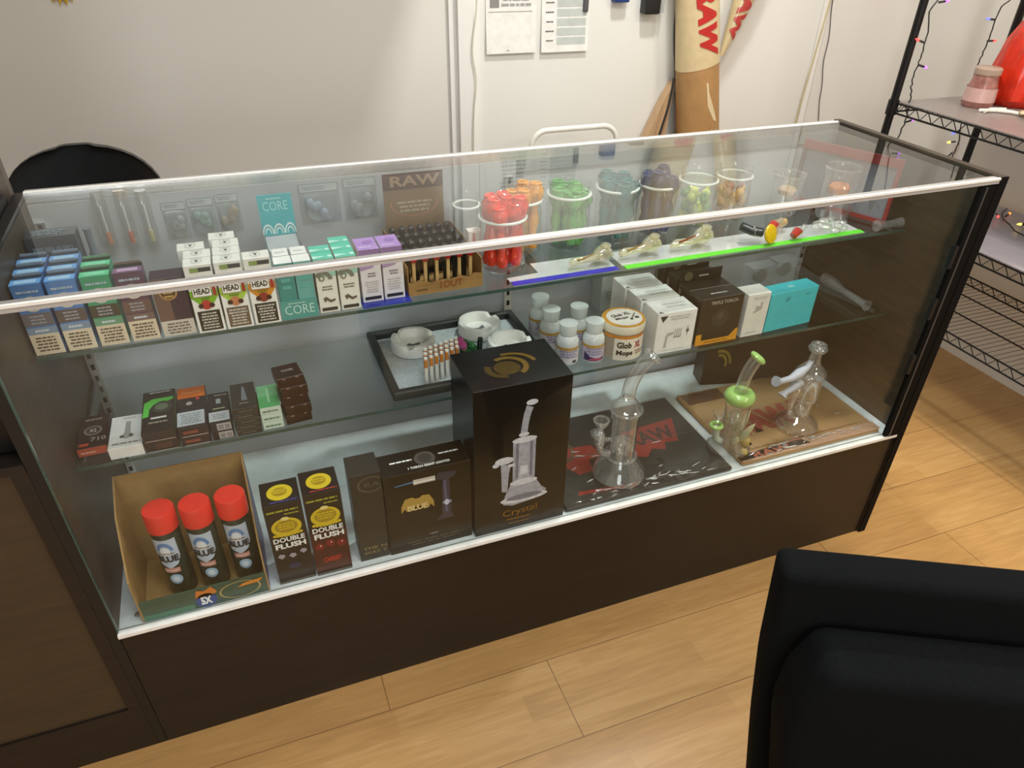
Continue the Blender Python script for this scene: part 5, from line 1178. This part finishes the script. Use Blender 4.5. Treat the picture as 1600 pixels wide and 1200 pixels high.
# on the back wall
YW = YB-0.008
def paper(x0, x1, z0, z1, label, grid):
    mb = MB(); n = 8; vs = []
    for k in range(n+1):
        t_ = k/n; z = z1+(z0-z1)*t_; y = YW-0.001-0.010*(t_**3)
        vs += [(x0, y, z), (x1, y, z)]
    m = hx('efeee8', 0.6); mb.add(vs, [(2*k, 2*k+2, 2*k+3, 2*k+1) for k in range(n)], m)
    mb.add([(v[0], v[1]+0.0006, v[2]) for v in vs], [(2*k, 2*k+1, 2*k+3, 2*k+2) for k in range(n)], m)
    def warp(a, b, l): t_ = 1-b; return Vector((x0+(x1-x0)*a, YW-0.0012-0.0004*l-0.010*(t_**3), z0+(z1-z0)*b))
    F = Face(mb, (0,0,0), (1,0,0), (0,0,1), x1-x0, z1-z0, None, warp)
    if grid:
        for k in range(12): F.rect(0.32, 0.06+k*0.077, 0.94, 0.06+k*0.077+0.062, hx('c3cac4'), 1)
        for k in range(12): F.lines(0.08, 0.09+k*0.077, 0.26, 0.105+k*0.077, 1, hx('5f5f5c'), 2, 0.7, k)
    else:
        F.rect(0.05, 0.335, 0.92, 0.339, hx('8c8c88'), 2); F.lines(0.3, 0.37, 0.9, 0.95, 14, hx('a5a5a0'), 2, 0.5, 3); F.rect(0.08, 0.37, 0.26, 0.44, hx('8c8c88'), 2); F.lines(0.4, 0.02, 0.46, 0.03, 1, hx('6a6a66'), 2)
    return tag(mb.build('paper_notice', None), label, 'paper')
paper(1.120, 1.278, 1.014, 1.34, 'blank bottomed paper notice on the wall, left of the pair', False)
paper(1.296, 1.452, 1.012, 1.34, 'paper notice with a pale grey price grid, right of the pair', True)
tag(MB().rbox((1.430, YW-0.012, 1.118), (1.447, YW-0.0005, 1.26), 0.004, hx('5a5a5e')).build('marker_pen', None), 'dark grey marker clipped to the corner of the gridded paper', 'pen')
tag(MB().rbox((1.525, YW-0.03, 1.143), (1.575, YW-0.0005, 1.24), 0.004, hx('24407c')).build('blue_clip', None), 'blue plastic holder on the wall right of the papers', 'holder')
t = root('wall_lock_box', 'small black box with a clear side hanging on the wall', 'box', (1.66, YW, 1.11))
MB().rbox((-0.032, -0.040, 0), (0.020, -0.0005, 0.10), 0.005, hx('1c1c1e')).build('box_body', t)
MB().box((0.0202, -0.038, 0.004), (0.034, -0.002, 0.09), POLY).build('clear_side', t)
# paper cones
cone = root('giant_paper_cone', 'giant kraft paper cone with red RAW lettering against the wall', 'paper cone', (1.835, YW-0.075, 0.0))
def cx(z): return 0.024-(z-0.76)*0.187
def cr(z): return 0.078-(z-0.76)*0.02
KRF = mat('kraft_cone', srgb('b48a58'), 0.6, noise=0.08, nscale=20); CRM = mat('cream_cone', srgb('dcc79a'), 0.55)
def zb(a): return 0.967+0.017*math.cos(a)
def conept(a, z, off=0.0): rr = cr(z)+off; return Vector((cx(z)+rr*math.cos(a), 0.8*rr*math.sin(a), z))
for nm, z0f, z1f, m in (('kraft_body', lambda a: 0.30, zb, KRF), ('cream_sleeve', zb, lambda a: 1.5, CRM)):
    mb = MB(); n = 36; rows = 14; vs = []
    for j in range(rows+1):
        for k in range(n):
            a = 2*PI*k/n; z = z0f(a)+(z1f(a)-z0f(a))*j/rows; vs.append(conept(a, z, 0.0015 if nm == 'cream_sleeve' else 0))
    mb.add(vs, [(j*n+k, j*n+(k+1) % n, (j+1)*n+(k+1) % n, (j+1)*n+k) for j in range(rows) for k in range(n)]+[tuple(reversed(range(n))), tuple(rows*n+k for k in range(n))], m, True)
    if nm == 'cream_sleeve':
        def warp(a, b, l):  # text runs downward: a along z, b across
            z = 1.19-0.185*a; an = -PI/2+0.15+(b-0.5)*1.25-0.25*(1-a); return conept(an, z, 0.0030+0.0006*l)
        F = Face(mb, (0,0,0), (1,0,0), (0,0,1), 1, 1, None, warp)
        F.text('RAW', 0.0, 0.12, 1.0, 0.90, hx('c22a26'), 1, 0.06)
    else:
        def warp(a, b, l): z = 0.73+0.2*b; an = -PI/2+0.25+(a-0.5)*1.2; return conept(an, z, 0.001+0.0003*l)
        F = Face(mb, (0,0,0), (1,0,0), (0,0,1), 1, 1, None, warp)
        F.poly([(0.25, 0.95), (0.32, 0.98), (0.40, 0.65), (0.75, 0.35), (0.55, 0.38), (0.30, 0.60)], hx('e2cfa6'), 1); F.text('RAW', 0.45, 0.08, 0.85, 0.24, hx('d8c298'), 1, 0.03)
    mb.build(nm, cone)
mb = MB(); mb.lathe([(0.066,0.0),(0.060,0.40)], KRF, n=24); 
cone2 = root('giant_paper_cone', 'second paper cone in a clear sleeve, tilting right behind the first', 'paper cone', (1.862, YW-0.046, 0.775), (0, 0.30, 0))
MB().lathe([(0.008,0.22),(0.036,0.40),(0.042,0.48),(0.042,0.7)], CRM, n=28, sy=0.8).build('cone_body', cone2)
mb = MB()
def warp(a, b, l): z = 0.44-0.17*a; rr = 0.008+0.028*(z-0.22)/0.18 if z < 0.40 else 0.036+0.006*(z-0.40)/0.08; rr += 0.003; an = -PI/2+(b-0.5)*1.9; return Vector((rr*math.cos(an), 0.8*rr*math.sin(an), z))
F = Face(mb, (0,0,0), (1,0,0), (0,0,1), 1, 1, None, warp); F.text('RAW', 0.0, 0.1, 1.0, 0.9, hx('c8403c'), 1, 0.06); mb.build('red_lettering', cone2)
MB().lathe([(0.012,0.18),(0.045,0.42),(0.050,0.7)], glassmat('sleeve_film', (0.96, 0.96, 0.96), f0=0.04, rough=0.1), n=24, sy=0.85, cap=False).build('clear_sleeve', cone2)
mb = MB(); mb.add([(1.64, YB-0.06, 0.50), (1.735, YB-0.06, 0.50), (1.765, YB-0.05, 0.91), (1.735, YB-0.05, 0.86), (1.64, YB-0.06, 0.66)]+[(1.64, YB-0.02, 0.50), (1.735, YB-0.02, 0.50), (1.765, YB-0.012, 0.91), (1.735, YB-0.012, 0.86), (1.64, YB-0.02, 0.66)],
                  [(0,1,2,3,4),(9,8,7,6,5),(0,5,6,1),(1,6,7,2),(2,7,8,3),(3,8,9,4),(4,9,5,0)], hx('c4a27c'))
tag(mb.build('cardboard_piece', None), 'small tan cardboard piece between wall and the paper cone', 'cardboard')
def cable(name, pts, r_, m, label):
    mb = MB(); P = []
    for i in range(len(pts)-1):
        a, b = Vector(pts[i]), Vector(pts[i+1])
        for k in range(6): P.append(a.lerp(b, k/6))
    P.append(Vector(pts[-1]))
    for _ in range(4): P = [P[0]]+[(P[i-1]+P[i]*2+P[i+1])/4 for i in range(1, len(P)-1)]+[P[-1]]
    mb.tube(P, r_, m, 8); return tag(mb.build(name, None), label, 'cable')
cable('power_cable', [(1.760, YW-0.004, 1.6), (1.756, YW-0.006, 1.15), (1.762, YW-0.006, 1.05), (1.795, YW-0.006, 0.90), (1.826, YW-0.006, 0.74), (1.83, YW-0.006, 0.3)], 0.005, hx('34302e'), 'thick black cable down the wall left of the paper cone')
cable('power_cable', [(1.742, YB-0.078, 0.93), (1.737, YB-0.078, 0.85), (1.715, YB-0.078, 0.76), (1.68, YB-0.078, 0.60)], 0.004, hx('2c2a28'), 'curved black cable in front of the cardboard piece')
cable('thin_cord', [(1.090, YB-0.036, 1.6), (1.088, YB-0.036, 1.15), (1.066, YB-0.036, 1.03), (1.083, YB-0.036, 0.95), (1.070, YB-0.036, 0.85), (1.066, YB-0.036, 0.6)], 0.002, hx('d9d4c4'), 'thin white cord running down the wall boards')
cable('thin_cord', [(2.375, YB-0.004, 1.6), (2.376, YB-0.004, 1.13), (2.405, YB-0.004, 1.02), (2.402, YB-0.004, 0.94), (2.425, YB-0.004, 0.86), (2.428, YB-0.004, 0.81), (2.448, YB-0.004, 0.735)], 0.0016, hx('55524e'), 'thin wavy dark cord hanging on the wall left of the rack')
cable('thin_cord', [(2.382, YB-0.003, 1.6), (2.360, YB-0.016, 1.13), (2.345, YB-0.016, 0.95), (2.330, YB-0.014, 0.70)], 0.003, hx('c9bd94'), 'yellowish cord beside the wall seam')
mb = MB()
for k in range(14):
    a = 2*PI*k/14; mb.tube([(0,0,0),(0.036*math.cos(a), -0.004, 0.036*math.sin(a))], [0.012, 0.001], hx('e0b414', 0.3), 5)
mb.ball((0,-0.004,0), 0.018, hx('d8a010', 0.3), 10, None, (1, .4, 1))
tag(mb.build('star_decoration', None, (0.042, YB-0.006, 1.198), (0, 0, 0)), 'yellow spiky star on the wall at the top left', 'decoration')
# unseen board above the frame, added to shade the back wall
ws = root('shadow_board', 'unseen deep dark board added to shade the back wall', 'light blocker', (0.35, YB-0.14, 1.62))
MB().box((-0.62, -0.26, 0), (0.73, 0.14, 0.02), CASEBR).build('board', ws)
for x in (-0.6, 0.4): MB().box((x, 0.02, -0.10), (x+0.02, 0.14, -0.0002), BLACK).build('bracket', ws)

# ------------------------------------------------------------------ wire rack at the right
rk = root('wire_rack', 'black wire shelving rack standing right of the display case', 'shelving rack', (2.52, 0.20, 0))
RX0, RX1, RY0, RY1 = 2.315, 2.725, -0.46, 0.83
BW = mat('black_wire', srgb('161616'), 0.35, metal=0.3)
def rp(name, mb, parent=rk):
    o = mb.build(name, parent)
    if parent is rk: o.location = (-2.52, -0.20, 0)
    return o
for x in (RX0, RX1):
    for y in (RY0, RY1):
        o = rp('post', MB().tube([(x, y, 0.02), (x, y, 1.85)], 0.0125, BW, 12))
        rp('foot', MB().tube([(x, y, 0.0), (x, y, 0.02)], 0.018, BW, 12), o)
SH = [0.90, 0.585, 0.33]
for si, z in enumerate(SH):
    mb = MB()
    for (a, b) in (((RX0, RY0), (RX0, RY1)), ((RX1, RY0), (RX1, RY1)), ((RX0, RY0), (RX1, RY0)), ((RX0, RY1), (RX1, RY1))):
        A = Vector((*a, z)); B = Vector((*b, z)); Lg = (B-A).length
        mb.tube([A, B], 0.003, BW, 6); mb.tube([A-Vector((0,0,0.028)), B-Vector((0,0,0.028))], 0.003, BW, 6)
        n = int(Lg/0.045)*2; 
        zz = [A.lerp(B, k/n)-Vector((0, 0, 0.028 if k % 2 else 0)) for k in range(n+1)]
        mb.tube(zz, 0.0019, BW, 5)
    for k in range(1, 64): y = RY0+(RY1-RY0)*k/64; mb.tube([(RX0, y, z), (RX1, y, z)], 0.0008, BW, 5)
    for x in (RX0+0.14, RX0+0.27): mb.tube([(x, RY0, z-0.003), (x, RY1, z-0.003)], 0.0025, BW, 6)
    for x in (RX0, RX1):
        for y in (RY0, RY1): mb.tube([(x, y, z-0.034), (x, y, z+0.008)], 0.017, BW, 12)
    o = rp('wire_shelf', mb)
    if si < 2: rp('shelf_liner', MB().box((RX0+0.006, RY0+0.006, z+0.002), (RX1-0.002, RY1-0.006, z+0.0045), hx(('8f8682', 'b3aab0')[si], 0.35)), o)
# jars and cloth on the rack
rj = root('lidded_jar', 'small dull red glass jar on the top rack shelf', 'jar', (2.512, 0.700, 0.905), (0, 0, 0)); rj.scale = (0.84, 0.84, 0.95)
JR = mat('dull_red_glass', srgb('9c6a60'), 0.2, noise=0.3, nscale=60)
MB().lathe([(0.048,0),(0.054,0.010),(0.050,0.050),(0.042,0.085),(0.040,0.094)], JR, n=24).build('jar_body', rj)
MB().lathe([(0.043,0.0945),(0.045,0.100),(0.045,0.112),(0.040,0.116)], hx('b39a88', 0.3), n=24).build('jar_lid', rj)
MB().lathe([(0.0545,0.018),(0.0515,0.058)], hx('c9a39c', 0.3), n=24, cap=False).build('label', rj)
rb = root('red_jug', 'large red orange ribbed jug at the right edge on the rack', 'jug', (2.672, 0.690, 0.905)); rb.scale = (1.18, 1.18, 1.08)
mb = MB(); n = 36; prof = [(0.062,0),(0.080,0.02),(0.078,0.09),(0.066,0.16),(0.048,0.205),(0.034,0.225)]; vs = []; fs = []
for i, (rr, z) in enumerate(prof):
    for k in range(n): a = 2*PI*k/n; q = rr*(1+0.07*math.sin(9*a+z*8)); vs.append((q*math.cos(a), q*math.sin(a), z))
for i in range(len(prof)-1):
    for k in range(n): k2 = (k+1) % n; fs.append((i*n+k, i*n+k2, (i+1)*n+k2, (i+1)*n+k))
fs.append(tuple(reversed(range(n)))); mb.add(vs, fs, mat('orange_red_glaze', srgb('d0301a'), 0.22, noise=0.2, nscale=30), True); mb.build('jug_body', rb, (-0.01, 0, 0))
MB().lathe([(0.036,0.2255),(0.040,0.235),(0.036,0.265)], hx('c8761e', 0.35), n=24).build('stopper', rb, (-0.01, 0, 0))
mb = MB(); mb.tube([(0,0,0.004),(0.02,-0.015,0.006),(0.045,-0.02,0.005),(0.07,-0.05,0.006),(0.085,-0.075,0.004)], 0.005, hx('eeeade'), 8); mb.tube([(0.0,-0.02,0.004),(0.03,-0.012,0.009),(0.065,-0.035,0.011)], 0.004, hx('e6e2d6'), 8)
tag(mb.build('white_cord', None, (2.455, 0.640, 0.9052)), 'loose white cord lying on the top rack shelf', 'cord')  # loose white cord, drawn as two bent tubes
mb = MB(); Rn = random.Random(5)
for k in range(9): mb.ball((Rn.uniform(0, 0.05), Rn.uniform(-0.03, 0.03), 0.009), Rn.uniform(0.007, 0.010), hx(('c9b48a', 'e0c9a0', '4a6a4c')[k % 3]), 8, None, (1.2, 1, 0.8))
tag(mb.build('nut_pile', None, (2.520, 0.535, 0.9052)), 'tan pebbles lying on the top rack shelf below the red jug', 'pebbles', None, 'stuff')
# string lights
LC = {'b': (0.10, 0.12, 1.0), 'p': (0.45, 0.12, 1.0), 'r': (1.0, 0.06, 0.05), 'g': (0.05, 0.9, 0.35), 'y': (1.0, 0.65, 0.10), 'o': (1.0, 0.25, 0.03)}
LN = {'b': 'blue', 'p': 'purple', 'r': 'red', 'g': 'green', 'y': 'yellow', 'o': 'orange'}
BM = {k: mat('bulb_'+LN[k], v, 0.3, emit=v, es=2.6) for k, v in LC.items()}
WIRE = hx('2a2c2c')
def strand(pts, bulbs, label):
    s = root('string_lights', label, 'string lights', pts[0])
    P = []
    for i in range(len(pts)-1):
        a, b = Vector(pts[i]), Vector(pts[i+1])
        for k in range(5): P.append(a.lerp(b, k/5)+Vector((0.0018*math.sin(i*2.1+k*1.3), 0.0018*math.cos(i*1.7+k), 0)))
    P.append(Vector(pts[-1])); o0 = Vector(pts[0])
    MB().tube([p-o0 for p in P], 0.0022, WIRE, 6).build('wire', s)
    for (p, c, d) in bulbs:
        p = Vector(p); d = Vector(d).normalized()
        h = MB().tube([p-o0-d*0.026, p-o0-d*0.002], 0.003, WIRE, 6).build('bulb_socket', s)
        b = MB().tube([p-o0-d*0.0015, p-o0+d*0.004, p-o0+d*0.014], [0.0035, 0.0042, 0.0008], BM[c], 8).build('bulb', h); b['label'] = LN[c]+' glowing bulb'
    return s
strand([(2.36, 0.80, 1.30), (2.332, 0.80, 1.182), (2.314, 0.80, 1.153), (2.335, 0.80, 1.10), (2.334, 0.80, 1.073), (2.336, 0.80, 1.041), (2.334, 0.80, 1.014), (2.331, 0.80, 0.978), (2.334, 0.80, 0.951), (2.338, 0.795, 0.924), (2.343, 0.793, 0.895), (2.349, 0.793, 0.857), (2.340, 0.793, 0.828), (2.330, 0.79, 0.775), (2.325, 0.79, 0.72)],
       [((2.364, 0.80, 1.004), 'p', (1, 0, -0.25)), ((2.306, 0.80, 1.079), 'r', (-1, 0, 0.3)), ((2.373, 0.793, 0.852), 'p', (1, 0, 0.2)), ((2.352, 0.79, 0.764), 'b', (1, 0, 0)), ((2.366, 0.80, 1.178), 'p', (1, 0, 0.1))], 'strand of lights hanging beside the near left rack post')
strand([(2.70, 0.84, 1.30), (2.672, 0.84, 1.172), (2.646, 0.84, 1.155), (2.640, 0.84, 1.117), (2.642, 0.84, 1.089), (2.640, 0.84, 1.059), (2.637, 0.84, 1.022), (2.635, 0.84, 1.0), (2.63, 0.84, 0.93)],
       [((2.612, 0.84, 1.122), 'b', (-1, 0, 0.1)), ((2.664, 0.84, 1.060), 'r', (1, 0, 0))], 'short strand of lights above the red jug')
strand([(2.745, 0.93, 0.90), (2.752, 0.93, 0.80), (2.766, 0.93, 0.784), (2.773, 0.93, 0.757), (2.785, 0.93, 0.727), (2.785, 0.93, 0.703), (2.780, 0.93, 0.665), (2.775, 0.93, 0.60)],
       [((2.748, 0.93, 0.754), 'b', (-0.8, 0, -0.2)), ((2.742, 0.93, 0.722), 'y', (-1, 0, 0)), ((2.752, 0.93, 0.668), 'p', (-0.8, 0, -0.6)), ((2.762, 0.93, 0.628), 'p', (-0.5, 0, -1))], 'strand of lights hanging below the top rack shelf')
zl = SH[1]+0.012
strand([(2.700, 0.60, zl), (2.66, 0.585, zl), (2.63, 0.56, zl), (2.60, 0.53, zl), (2.58, 0.49, zl), (2.55, 0.45, zl), (2.53, 0.38, zl)],
       [((2.590, 0.545, zl+0.006), 'r', (-0.5, -0.6, 0)), ((2.645, 0.550, zl+0.006), 'o', (0.8, 0.3, 0.1)), ((2.600, 0.470, zl+0.006), 'y', (-0.7, 0.2, 0)), ((2.625, 0.450, zl+0.006), 'g', (0.6, -0.4, 0)), ((2.60, 0.385, zl+0.006), 'b', (0.2, -1, 0)), ((2.62, 0.36, zl+0.006), 'b', (0.6, -1, 0))], 'coloured lights lying on the second rack shelf')

# ------------------------------------------------------------------ black armchair in the foreground
BF = mat('black_fabric', srgb('0e1011'), 1.0, spec=0.12, noise=0.25, nscale=300)
ang = math.atan2(-0.125, 0.238)
ac = root('armchair', 'black fabric armchair in the lower right foreground', 'armchair', (0.842, -0.560, 0), (0, 0, ang))
def padded(out, ya, yb, bev):
    """an upholstered slab: outline in x,z pushed from ya to yb, all edges rounded"""
    bm = bmesh.new(); n = len(out)
    lo = [bm.verts.new((x, ya, z)) for x, z in out]; hi = [bm.verts.new((x, yb, z)) for x, z in out]
    bm.faces.new(lo); bm.faces.new(hi[::-1])
    for i in range(n): bm.faces.new((lo[(i+1) % n], lo[i], hi[i], hi[(i+1) % n]))
    bmesh.ops.recalc_face_normals(bm, faces=bm.faces); bmesh.ops.bevel(bm, geom=list(bm.edges), offset=bev, segments=4, profile=0.5, affect='EDGES'); bm.verts.index_update()
    mb = MB(); mb.add([v.co[:] for v in bm.verts], [tuple(v.index for v in fc.verts) for fc in bm.faces], BF, True); bm.free()
    return mb
padded([(0.10, 0.12), (0.055, 0.33), (0.028, 0.50), (0.010, 0.64), (-0.002, 0.80), (0.66, 0.80), (0.60, 0.12)], -0.05, 0.0, 0.012).build('backrest', ac)
padded([(0.085, 0.30), (0.060, 0.42), (0.036, 0.545), (0.024, 0.61), (0.026, 0.675), (0.046, 0.735), (0.66, 0.735), (0.62, 0.30)], -0.13, -0.0505, 0.018).build('back_cushion', ac)
MB().rbox((0.08, -0.62, 0.20), (0.62, -0.131, 0.36), 0.03, BF, 4).build('seat_cushion', ac)
for x in (0.12, 0.58):
    for y in (-0.58, -0.025): MB().tube([(x, y, 0.0), (x, y, 0.21 if y < -0.1 else 0.13)], 0.018, BLACK, 10).build('leg', ac)
